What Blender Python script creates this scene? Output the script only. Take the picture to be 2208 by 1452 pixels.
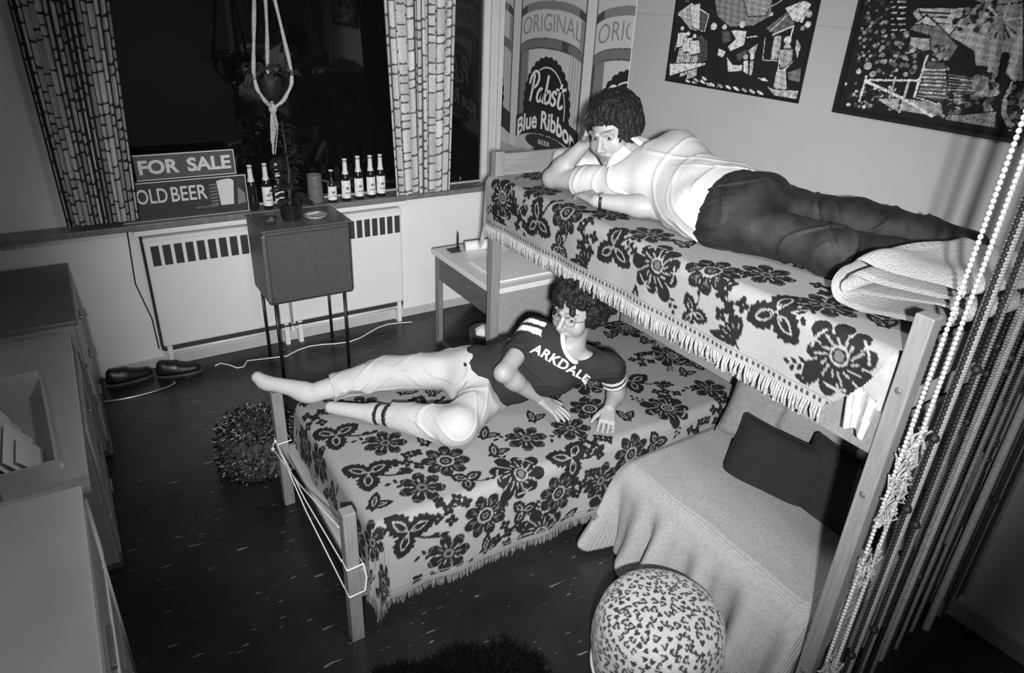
import bpy, bmesh, math, random
import numpy as np
from mathutils import Vector, Matrix
from mathutils.bvhtree import BVHTree

for o in list(bpy.data.objects): bpy.data.objects.remove(o)
SC = bpy.context.scene
COL = SC.collection
rng = random.Random(7)
NR = np.random.default_rng(11)
PI = math.pi

# ------------------------------------------------------------------ camera
CAM_H = 2.30
yaw, pitch, roll = [math.radians(a) for a in (33.478, 26.431, 2.809)]
fw = Vector((math.sin(yaw)*math.cos(pitch), math.cos(yaw)*math.cos(pitch), -math.sin(pitch)))
rt = Vector((math.cos(yaw), -math.sin(yaw), 0)); up = rt.cross(fw)
rt2 = rt*math.cos(roll) + up*math.sin(roll); up2 = -rt*math.sin(roll) + up*math.cos(roll)
cd = bpy.data.cameras.new('camera'); cam = bpy.data.objects.new('camera', cd); COL.objects.link(cam)
cd.sensor_fit = 'HORIZONTAL'; cd.sensor_width = 36.0; cd.lens = 36.0*1484.0/2208.0; cd.clip_start = 0.02
cam.matrix_world = Matrix(((rt2.x, up2.x, -fw.x, 0), (rt2.y, up2.y, -fw.y, 0), (rt2.z, up2.z, -fw.z, CAM_H), (0, 0, 0, 1)))
SC.camera = cam

# ------------------------------------------------------------------ world, flash, exposure
w = bpy.data.worlds.new('night'); SC.world = w; w.use_nodes = True
w.node_tree.nodes['Background'].inputs[0].default_value = (0.004, 0.004, 0.004, 1)
w.node_tree.nodes['Background'].inputs[1].default_value = 1.0
ld = bpy.data.lights.new('camera_flash', 'SPOT'); ld.energy = 1150; ld.spot_size = math.radians(71); ld.spot_blend = 1.0
ld.shadow_soft_size = 0.045
lo = bpy.data.objects.new('camera_flash', ld); COL.objects.link(lo); lo.location = (-0.22, -0.45, 2.40)
lo.rotation_euler = (Vector((math.sin(math.radians(35.0))*math.cos(math.radians(19)), math.cos(math.radians(35.0))*math.cos(math.radians(19)), -math.sin(math.radians(19))))).to_track_quat('-Z', 'Y').to_euler()
cl = bpy.data.lights.new('fill_light', 'AREA'); cl.energy = 17.0; cl.shape = 'DISK'; cl.size = 0.32  # soft fill added overhead to lift the dark parts of the room
clo = bpy.data.objects.new('fill_light', cl); COL.objects.link(clo); clo.location = (1.0, 0.9, 2.66)
SC.view_settings.view_transform = 'Standard'; SC.view_settings.look = 'None'
SC.view_settings.exposure = 0.0; SC.view_settings.gamma = 1.0
SC.view_settings.use_curve_mapping = False

# ------------------------------------------------------------------ helpers
def link(o, parent=None):
    COL.objects.link(o)
    if parent is not None: o.parent = parent
    return o
def thing(name, label, cat, loc=(0, 0, 0), rotz=0.0, group=None):
    o = bpy.data.objects.new(name, None); o.empty_display_size = 0.05; COL.objects.link(o)
    o.location = loc; o.rotation_euler = (0, 0, rotz)
    return tag(o, label, cat, group)
def tag(o, label, cat, group=None):
    o['label'] = label; o['category'] = cat
    if group: o['group'] = group
    return o
def struct(o):
    o['kind'] = 'structure'; return o
def copy_tree(o, parent=None):
    c = o.copy(); COL.objects.link(c); c.parent = parent
    for ch in list(o.children): copy_tree(ch, c)
    return c
def rotm(d, up=(0, 0, 1)):
    """columns: side, up-ish, along d"""
    d = Vector(d).normalized(); u = Vector(up)
    if abs(d.dot(u.normalized())) > 0.98: u = Vector((1, 0, 0))
    s = u.cross(d).normalized(); u2 = d.cross(s)
    return s, u2, d

class MB:
    def __init__(s): s.v = []; s.f = []; s.mi = []; s.sm = []; s.cur = 0; s.smooth = False
    def add(s, vs, fs):
        b = len(s.v); s.v.extend([tuple(p) for p in vs])
        for f in fs: s.f.append([i+b for i in f]); s.mi.append(s.cur); s.sm.append(s.smooth)
        return s
    def box(s, x0, x1, y0, y1, z0, z1, m=None):
        vs = [(x, y, z) for z in (z0, z1) for y in (y0, y1) for x in (x0, x1)]
        if m is not None: vs = [m @ Vector(p) for p in vs]
        return s.add(vs, [(0, 2, 3, 1), (4, 5, 7, 6), (0, 1, 5, 4), (2, 6, 7, 3), (0, 4, 6, 2), (1, 3, 7, 5)])
    def rbox(s, x0, x1, y0, y1, z0, z1, r=0.01, m=None):
        """box with bevelled edges"""
        bm = bmesh.new(); bmesh.ops.create_cube(bm, size=1)
        for v in bm.verts: v.co = ((x0+x1)/2 + v.co.x*(x1-x0), (y0+y1)/2 + v.co.y*(y1-y0), (z0+z1)/2 + v.co.z*(z1-z0))
        bmesh.ops.bevel(bm, geom=bm.edges[:] , offset=r, segments=2, affect='EDGES', profile=0.5)
        bm.verts.index_update()
        vs = [v.co.copy() for v in bm.verts]; fs = [[v.index for v in f.verts] for f in bm.faces]; bm.free()
        if m is not None: vs = [m @ p for p in vs]
        return s.add(vs, fs)
    def bar(s, a, b, w, h, up=(0, 0, 1)):
        a = Vector(a); b = Vector(b); S, U, D = rotm(b-a, up); L = (b-a).length
        vs = [a + S*(x*w/2) + U*(y*h/2) + D*(L*t) for t in (0, 1) for y in (-1, 1) for x in (-1, 1)]
        return s.add(vs, [(0, 2, 3, 1), (4, 5, 7, 6), (0, 1, 5, 4), (2, 6, 7, 3), (0, 4, 6, 2), (1, 3, 7, 5)])
    def tube(s, pts, r, n=8, caps=True, closed=False):
        pts = [Vector(p) for p in pts]; N = len(pts); rs = r if hasattr(r, '__len__') else [r]*N
        vs = []; S = None
        for i, p in enumerate(pts):
            d = pts[(i+1) % N]-pts[i-1] if (closed or 0 < i < N-1) else (pts[1]-pts[0] if i == 0 else pts[-1]-pts[-2])
            d.normalize()
            if S is None: S, U, _ = rotm(d)
            else:
                S = (S - d*S.dot(d)).normalized()
            U = d.cross(S)
            for k in range(n):
                a = 2*PI*k/n; vs.append(p + (S*math.cos(a) + U*math.sin(a))*rs[i])
        fs = []
        for i in range(N if closed else N-1):
            j = (i+1) % N
            for k in range(n): fs.append((i*n+k, i*n+(k+1) % n, j*n+(k+1) % n, j*n+k))
        if caps and not closed: fs.append(tuple(range(n))[::-1]); fs.append(tuple((N-1)*n+k for k in range(n)))
        return s.add(vs, fs)
    def lathe(s, prof, c=(0, 0, 0), n=16, m=None, caps=True):
        vs = []; fs = []
        for r, z in prof:
            for k in range(n):
                a = 2*PI*k/n; p = Vector((r*math.cos(a), r*math.sin(a), z))
                if m is not None: p = m @ p
                vs.append(p + Vector(c))
        for i in range(len(prof)-1):
            for k in range(n): fs.append((i*n+k, i*n+(k+1) % n, (i+1)*n+(k+1) % n, (i+1)*n+k))
        if caps: fs.append(tuple(range(n))[::-1]); fs.append(tuple((len(prof)-1)*n+k for k in range(n)))
        return s.add(vs, fs)
    def ball(s, c, r, n=10, rings=6, m=None):
        rx, ry, rz = r if hasattr(r, '__len__') else (r, r, r)
        vs = [(0, 0, -1)]; 
        for i in range(1, rings):
            t = -PI/2 + PI*i/rings
            for k in range(n): vs.append((math.cos(t)*math.cos(2*PI*k/n), math.cos(t)*math.sin(2*PI*k/n), math.sin(t)))
        vs.append((0, 0, 1)); T = len(vs)-1; fs = []
        for k in range(n):
            fs.append((0, 1+(k+1) % n, 1+k)); fs.append((T, T-n+k, T-n+(k+1) % n))
        for i in range(rings-2):
            for k in range(n): fs.append((1+i*n+k, 1+i*n+(k+1) % n, 1+(i+1)*n+(k+1) % n, 1+(i+1)*n+k))
        out = []
        for x, y, z in vs:
            p = Vector((x*rx, y*ry, z*rz))
            if m is not None: p = m @ p
            out.append(p + Vector(c))
        return s.add(out, fs)
    def prism(s, poly, f3, depth):
        """poly list of 2D points, f3(x,y,d)->3D with d 0 / depth"""
        n = len(poly); vs = [f3(x, y, 0.0) for x, y in poly] + [f3(x, y, depth) for x, y in poly]
        fs = [tuple(range(n))[::-1], tuple(range(n, 2*n))] + [(i, (i+1) % n, n+(i+1) % n, n+i) for i in range(n)]
        return s.add(vs, fs)
    def build(s, name, mat, parent=None, smooth=False, bevel=0.0):
        me = bpy.data.meshes.new(name); me.from_pydata(s.v, [], s.f)
        mats = mat if isinstance(mat, (list, tuple)) else [mat]
        for m in mats: me.materials.append(m)
        if len(mats) > 1: me.polygons.foreach_set('material_index', s.mi)
        if smooth: me.polygons.foreach_set('use_smooth', [True]*len(me.polygons))
        elif any(s.sm): me.polygons.foreach_set('use_smooth', s.sm)
        me.update(); o = bpy.data.objects.new(name, me); link(o, parent)
        if bevel:
            b = o.modifiers.new('bevel', 'BEVEL'); b.width = bevel; b.segments = 2; b.limit_method = 'ANGLE'
        return o

def grid_obj(name, P, mat, parent=None, col=None, smooth=True, thick=0.0, closed_u=False):
    """P array (nu,nv,3) -> mesh object, optional per-vertex grey value"""
    nu, nv = P.shape[:2]; idx = np.arange(nu*nv).reshape(nu, nv)
    if closed_u: idx = np.vstack([idx, idx[:1]])
    q = np.stack([idx[:-1, :-1], idx[1:, :-1], idx[1:, 1:], idx[:-1, 1:]], -1).reshape(-1, 4)
    return np_obj(name, P.reshape(-1, 3), q, mat, parent, None if col is None else col.reshape(-1), smooth, thick)
def np_obj(name, V, Q, mat, parent=None, col=None, smooth=True, thick=0.0):
    me = bpy.data.meshes.new(name); nq = len(Q); k = Q.shape[1]
    me.vertices.add(len(V)); me.vertices.foreach_set('co', np.ascontiguousarray(V, dtype=np.float32).ravel())
    me.loops.add(nq*k); me.loops.foreach_set('vertex_index', np.ascontiguousarray(Q, dtype=np.int32).ravel())
    me.polygons.add(nq); me.polygons.foreach_set('loop_start', np.arange(0, nq*k, k, dtype=np.int32))
    me.polygons.foreach_set('loop_total', np.full(nq, k, dtype=np.int32))
    me.polygons.foreach_set('use_smooth', np.full(nq, smooth))
    me.materials.append(mat); me.update(calc_edges=True)
    if col is not None:
        a = me.color_attributes.new('pat', 'FLOAT_COLOR', 'POINT')
        c = np.ones((len(V), 4), dtype=np.float32); c[:, :3] = np.asarray(col, dtype=np.float32).reshape(-1, 1)
        a.data.foreach_set('color', c.ravel())
    o = bpy.data.objects.new(name, me); link(o, parent)
    if thick:
        m = o.modifiers.new('thickness', 'SOLIDIFY'); m.thickness = thick; m.offset = 0
    return o

# ------------------------------------------------------------------ materials
def g(v): return (v, v, v, 1.0)
def mat(name, v=0.5, rough=0.6, metal=0.0, spec=0.5, noise=0.0, nscale=20.0, bump=0.0, bscale=60.0, stretch=(1, 1, 1), attr=False, sheen=0.0, detail=4.0, trans=0.0, alpha=1.0):
    m = bpy.data.materials.new(name); m.use_nodes = True; nt = m.node_tree; b = nt.nodes['Principled BSDF']
    b.inputs['Base Color'].default_value = g(v); b.inputs['Roughness'].default_value = rough
    b.inputs['Metallic'].default_value = metal; b.inputs['Specular IOR Level'].default_value = spec
    if sheen: b.inputs['Sheen Weight'].default_value = sheen
    if trans: b.inputs['Transmission Weight'].default_value = trans
    L = nt.links.new; col = None
    tc = nt.nodes.new('ShaderNodeTexCoord'); mp = nt.nodes.new('ShaderNodeMapping'); L(tc.outputs['Object'], mp.inputs[0]); mp.inputs['Scale'].default_value = stretch
    if attr:
        a = nt.nodes.new('ShaderNodeVertexColor'); a.layer_name = 'pat'; col = a.outputs['Color']
    if noise:
        n = nt.nodes.new('ShaderNodeTexNoise'); n.inputs['Scale'].default_value = nscale; n.inputs['Detail'].default_value = detail; L(mp.outputs[0], n.inputs['Vector'])
        r = nt.nodes.new('ShaderNodeMapRange'); r.inputs['From Min'].default_value = 0.3; r.inputs['From Max'].default_value = 0.7
        r.inputs['To Min'].default_value = 1-noise; r.inputs['To Max'].default_value = 1+noise; L(n.outputs['Fac'], r.inputs['Value'])
        mx = nt.nodes.new('ShaderNodeMix'); mx.data_type = 'RGBA'; mx.blend_type = 'MULTIPLY'; mx.inputs[0].default_value = 1.0
        if col is None: mx.inputs[6].default_value = g(v)
        else: L(col, mx.inputs[6])
        L(r.outputs[0], mx.inputs[7]); col = mx.outputs[2]
    if col is not None: L(col, b.inputs['Base Color'])
    if bump:
        n2 = nt.nodes.new('ShaderNodeTexNoise'); n2.inputs['Scale'].default_value = bscale; n2.inputs['Detail'].default_value = 3.0; L(mp.outputs[0], n2.inputs['Vector'])
        bp = nt.nodes.new('ShaderNodeBump'); bp.inputs['Strength'].default_value = bump; bp.inputs['Distance'].default_value = 0.01
        L(n2.outputs['Fac'], bp.inputs['Height']); L(bp.outputs[0], b.inputs['Normal'])
    return m
M = {}
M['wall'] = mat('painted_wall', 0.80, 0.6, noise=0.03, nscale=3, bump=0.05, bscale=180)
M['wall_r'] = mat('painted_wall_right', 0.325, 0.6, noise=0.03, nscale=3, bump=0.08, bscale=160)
M['ceiling'] = mat('ceiling_paint', 0.45, 0.8, noise=0.02)
M['wood'] = mat('pale_bed_wood', 0.19, 0.45, noise=0.16, nscale=9, stretch=(9, 9, 0.7), bump=0.06, bscale=40)
M['woodx'] = mat('pale_rail_wood', 0.19, 0.45, noise=0.16, nscale=9, stretch=(0.7, 9, 9), bump=0.06, bscale=40)
M['dwood'] = mat('grey_desk_wood', 0.30, 0.4, noise=0.12, nscale=7, stretch=(6, 1, 6))
M['ddark'] = mat('dark_stained_wood', 0.10, 0.4, noise=0.2, nscale=7, stretch=(6, 1, 6))
M['desktop'] = mat('grey_desk_top', 0.44, 0.35, noise=0.06, nscale=5)
M['white'] = mat('white_laminate', 0.72, 0.35, noise=0.02)
M['paper'] = mat('white_paper', 0.75, 0.7, noise=0.03, nscale=12)
M['heater'] = mat('heater_enamel', 0.76, 0.4, noise=0.02, nscale=4)
M['slot'] = mat('vent_slot_dark', 0.035, 0.8)
M['black'] = mat('black_enamel', 0.012, 0.35)
M['dark'] = mat('dark_vinyl', 0.045, 0.5, noise=0.25, nscale=60, bump=0.15, bscale=200)
M['metal'] = mat('dull_metal', 0.35, 0.35, metal=0.8, noise=0.1)
M['chrome'] = mat('bright_metal', 0.6, 0.25, metal=0.9)
M['cord'] = mat('white_cord', 0.7, 0.6, noise=0.05)
M['sill'] = mat('stone_sill', 0.17, 0.35, noise=0.2, nscale=25)
M['frame'] = mat('window_frame_paint', 0.50, 0.45, noise=0.05)
# ------------------------------------------------------------------ the room
YW, XR, XL, YB, ZC = 4.55, 2.81, -0.92, -1.6, 2.72
def floor_mat():
    m = bpy.data.materials.new('dark_marbled_floor_tile'); m.use_nodes = True; nt = m.node_tree; L = nt.links.new; b = nt.nodes['Principled BSDF']
    tc = nt.nodes.new('ShaderNodeTexCoord')
    def streak(rot, sx, sy, thr, seed):
        mp = nt.nodes.new('ShaderNodeMapping'); mp.inputs['Rotation'].default_value = (0, 0, rot); mp.inputs['Scale'].default_value = (sx, sy, 1); mp.inputs['Location'].default_value = (seed, seed*1.7, 0)
        L(tc.outputs['Object'], mp.inputs[0]); n = nt.nodes.new('ShaderNodeTexNoise'); n.inputs['Scale'].default_value = 1.0; n.inputs['Detail'].default_value = 2.0; L(mp.outputs[0], n.inputs['Vector'])
        r = nt.nodes.new('ShaderNodeMapRange'); r.inputs['From Min'].default_value = thr; r.inputs['From Max'].default_value = thr+0.03; L(n.outputs['Fac'], r.inputs['Value']); return r.outputs[0]
    s1 = streak(0.1, 9, 55, 0.70, 3.1); s2 = streak(1.65, 9, 60, 0.705, 7.7); s3 = streak(0.7, 26, 60, 0.74, 1.3)
    a1 = nt.nodes.new('ShaderNodeMath'); a1.operation = 'MAXIMUM'; L(s1, a1.inputs[0]); L(s2, a1.inputs[1])
    a2 = nt.nodes.new('ShaderNodeMath'); a2.operation = 'MAXIMUM'; L(a1.outputs[0], a2.inputs[0]); L(s3, a2.inputs[1])
    n = nt.nodes.new('ShaderNodeTexNoise'); n.inputs['Scale'].default_value = 2.3; n.inputs['Detail'].default_value = 8; L(tc.outputs['Object'], n.inputs['Vector'])
    r = nt.nodes.new('ShaderNodeMapRange'); r.inputs['From Min'].default_value = 0.3; r.inputs['From Max'].default_value = 0.7; r.inputs['To Min'].default_value = 0.010; r.inputs['To Max'].default_value = 0.026; L(n.outputs['Fac'], r.inputs['Value'])
    mx = nt.nodes.new('ShaderNodeMix'); mx.data_type = 'RGBA'; L(a2.outputs[0], mx.inputs[0]); L(r.outputs[0], mx.inputs[6]); mx.inputs[7].default_value = g(0.20); L(mx.outputs[2], b.inputs['Base Color'])
    b.inputs['Roughness'].default_value = 0.32; b.inputs['Specular IOR Level'].default_value = 0.45
    n2 = nt.nodes.new('ShaderNodeTexNoise'); n2.inputs['Scale'].default_value = 14; L(tc.outputs['Object'], n2.inputs['Vector'])
    r2 = nt.nodes.new('ShaderNodeMapRange'); r2.inputs['To Min'].default_value = 0.16; r2.inputs['To Max'].default_value = 0.42; L(n2.outputs['Fac'], r2.inputs['Value']); L(r2.outputs[0], b.inputs['Roughness'])
    return m
M['floor'] = floor_mat()
struct(MB().box(XL-0.1, XR+0.1, YB-0.1, YW+0.1, -0.1, 0).build('floor', M['floor']))
struct(MB().box(XL-0.1, XR+0.1, YB-0.1, YW+0.25, ZC, ZC+0.1).build('ceiling', M['ceiling']))
# window wall: below sill, left pier, right pier, lintel
WX0, WX1, WZ0, WZ1 = -0.02, 2.70, 0.97, 2.50
wb = MB(); wb.box(XL-0.1, XR+0.1, YW, YW+0.2, 0, WZ0); wb.box(XL-0.1, WX0, YW, YW+0.2, WZ0, ZC); wb.box(WX1, XR+0.1, YW, YW+0.2, WZ0, ZC); wb.box(WX0, WX1, YW, YW+0.2, WZ1, ZC)
struct(wb.build('wall_back', M['wall']))
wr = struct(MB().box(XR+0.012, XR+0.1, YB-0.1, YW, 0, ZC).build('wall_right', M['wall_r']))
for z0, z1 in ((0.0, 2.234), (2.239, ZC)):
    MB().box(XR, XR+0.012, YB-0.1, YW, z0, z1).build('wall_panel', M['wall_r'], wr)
struct(MB().box(XL-0.1, XL, YB-0.1, YW, 0, ZC).build('wall_left', M['wall']))
struct(MB().box(XL-0.1, XR+0.1, YB-0.1, YB, 0, ZC).build('wall_front', M['wall']))
struct(MB().box(XR-0.014, XR, YB, YW, 0, 0.085).build('baseboard_right', M['wood'], bevel=0.004))
struct(MB().box(-0.05, XR-0.014, YW-0.012, YW, 0, 0.07).build('baseboard_back', M['frame'], bevel=0.004))
# fixture for the added fill light, unseen above the frame
t = thing('fill_lamp', 'round white lamp added unseen above the room as fill', 'lamp', (1.0, 0.9, 2.72))
MB().lathe([(0.10, -0.02), (0.10, 0.0)], n=24).build('base', M['chrome'], t); MB().lathe([(0.06, -.052), (.14, -.045), (.165, -.02)], n=24).build('diffuser', M['frame'], t, smooth=True)

# window: frame, mullion, dark panes
m = bpy.data.materials.new('night_window_glass'); m.use_nodes = True
b = m.node_tree.nodes['Principled BSDF']; b.inputs['Base Color'].default_value = g(0.004); b.inputs['Roughness'].default_value = 0.03; b.inputs['Specular IOR Level'].default_value = 0.55
M['glass_night'] = m
win = bpy.data.objects.new('window_1', None); COL.objects.link(win); win.location = (1.34, YW, WZ0); struct(win)
def wbox(mb, x0, x1, y0, y1, z0, z1): mb.box(x0-1.34, x1-1.34, y0-YW, y1-YW, z0-WZ0, z1-WZ0)
f = MB(); wbox(f, WX0, WX1, YW+0.03, YW+0.09, WZ0, WZ0+0.035); wbox(f, WX0, WX1, YW+0.03, YW+0.09, WZ1-0.04, WZ1)
wbox(f, WX0, WX0+0.04, YW+0.03, YW+0.09, WZ0+0.035, WZ1-0.04); wbox(f, WX1-0.03, WX1, YW+0.03, YW+0.09, WZ0+0.035, WZ1-0.04)
f.build('window_frame', M['frame'], win, bevel=0.003)
f = MB(); wbox(f, 2.03, 2.08, YW+0.035, YW+0.09, WZ0+0.035, WZ1-0.04); f.build('mullion', M['frame'], win, bevel=0.003)
for x0, x1 in ((WX0+0.04, 2.03), (2.08, WX1-0.03)):
    f = MB(); wbox(f, x0, x1, YW+0.055, YW+0.061, WZ0+0.035, WZ1-0.04); f.build('pane', M['glass_night'], win)
# right jamb casing with its stepped vertical mouldings
tr = MB()
for i, (x0, x1, d) in enumerate(((2.70, 2.735, 0.022), (2.735, 2.765, 0.012), (2.765, 2.80, 0.03))): tr.box(x0, x1, YW-d, YW, WZ0, WZ1+0.05)
struct(tr.build('trim_1', M['frame'], bevel=0.003))
s = MB(); s.box(XL, XR, 4.415, YW+0.03, 0.963, 0.998); struct(s.build('trim_2', M['sill'], bevel=0.004))
s = MB(); s.box(0.24, 1.98, 4.43, 4.55, 0.925, 0.955); struct(s.build('trim_3', M['heater'], bevel=0.004))
# window catch on the sill at the right
t = thing('window_latch', 'small metal latch arm at the right end of the window sill', 'latch', (2.62, 4.50, 0.998))
MB().box(-0.06, 0.05, -0.012, 0.012, 0, 0.012).build('plate', M['chrome'], t); MB().tube([(0.03, 0, 0.01), (0.06, 0.0, 0.06)], 0.008).build('arm', M['chrome'], t)

# convector heaters
def heater(x0, x1, n, label):
    t = thing('wall_heater', label, 'heater', (x0, 4.55, 0.0), group='convector heaters under the window'); Lh = x1-x0
    c = MB(); c.rbox(0, Lh, -0.075, 0, 0.165, 0.895, 0.012); c.build('casing', M['heater'], t)
    MB().box(-0.012, 0, -0.085, 0, 0.15, 0.905).build('end_cap', M['black'] if x0 < 0.5 else M['heater'], t)
    MB().rbox(0.0, Lh, -0.082, -0.074, 0.872, 0.892, 0.003).build('top_rim', M['white'], t)
    p = Lh/(n+0.6)
    for i in range(n):
        xa = 0.035+i*p; s = MB(); s.box(xa, xa+p*0.70, -0.0765, -0.060, 0.715, 0.842); s.build('vent_slot', M['slot'], t)
    MB().tube([(0.0, -0.045, 0.115), (Lh, -0.045, 0.115)], 0.017, 10).build('pipe', M['white'], t, smooth=True)
    MB().box(0, Lh, -0.06, -0.02, 0.13, 0.165).build('fin_tray', M['dark'], t)
    MB().box(0.02, 0.05, -0.07, 0, 0, 0.165).build('foot', M['heater'], t); MB().box(Lh-0.05, Lh-0.02, -0.07, 0, 0, 0.165).build('foot', M['heater'], t)
heater(0.28, 1.10, 12, 'cream convector heater beside the shoes under the beer signs')
heater(1.125, 1.955, 14, 'brightly lit convector heater right of the dark cabinet')
t = tag(MB().tube([(0.20, 4.50, 0.99), (0.215, 4.535, 0.93), (0.20, 4.54, 0.6), (0.25, 4.54, 0.35), (0.255, 4.53, 0.14)], 0.004).build('black_cord', M['black']), 'thin black cord hanging down the wall beside the left heater', 'cord')
pts = [(0.55+0.04*i, 4.38-0.06*math.sin(i*0.5)+0.05*math.sin(i*1.3), 0.008) for i in range(6)] + [(1.0+0.09*i, 4.30+0.05*math.sin(i*0.9)+0.012*i, 0.008) for i in range(12)]
tag(MB().tube(pts, 0.005, 6).build('power_cord', M['cord'], smooth=True), 'white power cord lying loose on the floor under the dark cabinet', 'cord')
# ------------------------------------------------------------------ painted cloth and prints (per-vertex grey values)
class Canvas:
    def __init__(s, U, V, base):
        s.U = np.asarray(U, float).ravel(); s.V = np.asarray(V, float).ravel(); s.shape = np.shape(U); s.c = np.full(s.U.shape, base, float) if np.isscalar(base) else np.asarray(base, float).ravel().copy()
    def loc(s, x, y, r):
        i = np.nonzero((np.abs(s.U-x) < r) & (np.abs(s.V-y) < r))[0]; return i, s.U[i]-x, s.V[i]-y
    def disc(s, x, y, rx, ry, val, rot=0.0):
        r = max(rx, ry); i, u, v = s.loc(x, y, r); c, n = math.cos(rot), math.sin(rot)
        k = ((u*c+v*n)/rx)**2 + ((-u*n+v*c)/ry)**2 < 1; s.c[i[k]] = val
    def leaf(s, x, y, L, W, rot, val, scal=0.0, nsc=9):
        """pointed leaf starting at x,y, length L along rot"""
        cx, cy = x+math.cos(rot)*L/2, y+math.sin(rot)*L/2; i, u, v = s.loc(cx, cy, L*0.62+W)
        c, n = math.cos(rot), math.sin(rot); p = (u*c+v*n)/L+0.5; q = (-u*n+v*c)
        w = W*0.5*np.sin(np.clip(p, 0, 1)*PI)**0.75*(1+scal*np.sin(p*PI*nsc)); k = (np.abs(q) < w) & (p > 0) & (p < 1); s.c[i[k]] = val
    def poly(s, pts, val):
        pts = np.asarray(pts, float); x0, y0 = pts.min(0); x1, y1 = pts.max(0)
        i = np.nonzero((s.U >= x0) & (s.U <= x1) & (s.V >= y0) & (s.V <= y1))[0]; u, v = s.U[i], s.V[i]; k = np.zeros(len(i), bool)
        for (ax, ay), (bx, by) in zip(pts, np.roll(pts, -1, 0)):
            if ay == by: continue
            k ^= ((ay > v) != (by > v)) & (u < (bx-ax)*(v-ay)/(by-ay)+ax)
        s.c[i[k]] = val
    def line(s, pts, w, val):
        for (ax, ay), (bx, by) in zip(pts[:-1], pts[1:]):
            cx, cy = (ax+bx)/2, (ay+by)/2; L2 = (bx-ax)**2+(by-ay)**2+1e-12; i, u, v = s.loc(cx, cy, math.sqrt(L2)/2+w)
            u = u+cx; v = v+cy; t = np.clip(((u-ax)*(bx-ax)+(v-ay)*(by-ay))/L2, 0, 1)
            k = (u-ax-t*(bx-ax))**2+(v-ay-t*(by-ay))**2 < (w/2)**2; s.c[i[k]] = val
    def out(s): return s.c.reshape(s.shape)

GR, DK, MID = 0.25, 0.010, 0.11
def mot_D(c, x, y, r, rot):
    for k in range(8):
        a = rot+k*PI/4; c.disc(x+math.cos(a)*r*0.66, y+math.sin(a)*r*0.66, r*0.36, r*0.27, DK, a)
        c.leaf(x+math.cos(a+.39)*r*0.3, y+math.sin(a+.39)*r*0.3, r*0.55, r*0.08, a+.39, GR); c.line([(x+math.cos(a)*r*.42, y+math.sin(a)*r*.42), (x+math.cos(a)*r*.68, y+math.sin(a)*r*.68)], r*.045, MID); [c.line([(x+math.cos(a)*r*.45, y+math.sin(a)*r*.45), (x+math.cos(a+q)*r*.78, y+math.sin(a+q)*r*.78)], r*.03, MID) for q in (-.2, .2)]
    c.disc(x, y, r*0.36, r*0.36, GR); c.disc(x, y, r*0.27, r*0.27, DK); c.disc(x, y, r*0.15, r*0.15, MID); c.disc(x, y, r*0.07, r*0.07, DK)
def mot_R(c, x, y, r, rot):
    for k in range(9):
        a = rot+k*2*PI/9; rr = r*(0.62+0.12*math.sin(k*2.3)); c.disc(x+math.cos(a)*rr, y+math.sin(a)*rr, r*0.34, r*0.25, DK, a+0.3)
    for k in range(9):
        a = rot+(k+.5)*2*PI/9; c.line([(x+math.cos(a)*r*.55, y+math.sin(a)*r*.55), (x+math.cos(a+.08)*r*.95, y+math.sin(a+.08)*r*.95)], r*.045, GR)
    c.disc(x, y, r*0.58, r*0.55, DK, rot)
    for k in range(14):
        a = rot+k*2*PI/14; q = r*(0.46+0.14*(k % 2)); c.line([(x+math.cos(a)*r*0.32, y+math.sin(a)*r*0.32), (x+math.cos(a+.2)*q, y+math.sin(a+.2)*q)], r*0.055, MID+0.1)
    for k in range(3):
        a = rot+0.6+k*2.1; c.line([(x+math.cos(a+t)*r*0.72, y+math.sin(a+t)*r*0.72) for t in (0, .25, .5, .75)], r*0.06, GR)
    cx, cy = x+math.cos(rot)*r*0.08, y+math.sin(rot)*r*0.08
    c.disc(cx, cy, r*0.25, r*0.25, GR); c.disc(cx, cy, r*0.185, r*0.185, DK); c.disc(cx, cy, r*0.13, r*0.13, MID)
    for k in (-1, 1):   # side sprays
        a = rot+k*1.9; bx, by = x+math.cos(a)*r*0.9, y+math.sin(a)*r*0.9
        for j in range(5):
            px, py = bx+math.cos(a)*r*0.11*j, by+math.sin(a)*r*0.11*j; c.leaf(px, py, r*0.22, r*0.11, a+(0.9 if j % 2 else -0.9), DK)
def mot_T(c, x, y, r, rot):
    for d, L in ((1.57, 1.0), (1.57+2.0, 1.0), (1.57-2.1, 1.02)):
        a = rot+d; c.leaf(x-math.cos(a)*r*0.1, y-math.sin(a)*r*0.1, r*L*1.05, r*0.74, a, DK, 0.10, 11)
    for d in (1.57, 3.57, -0.53):
        a = rot+d; c.leaf(x+math.cos(a)*r*0.06, y+math.sin(a)*r*0.06, r*0.62, r*0.30, a, GR); c.leaf(x+math.cos(a)*r*0.10, y+math.sin(a)*r*0.10, r*0.52, r*0.19, a, DK)
        c.line([(x, y), (x+math.cos(a)*r*0.22, y+math.sin(a)*r*0.22)], r*0.04, GR)
    a = rot-1.7; c.line([(x+math.cos(a+t*.35)*r*t, y+math.sin(a+t*.35)*r*t) for t in (0.3, 0.7, 1.1, 1.4)], r*0.09, DK)
    for t in (0.9, 1.2): c.leaf(x+math.cos(a+t*.35)*r*t, y+math.sin(a+t*.35)*r*t, r*0.35, r*0.18, a+1.1, DK)
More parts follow.
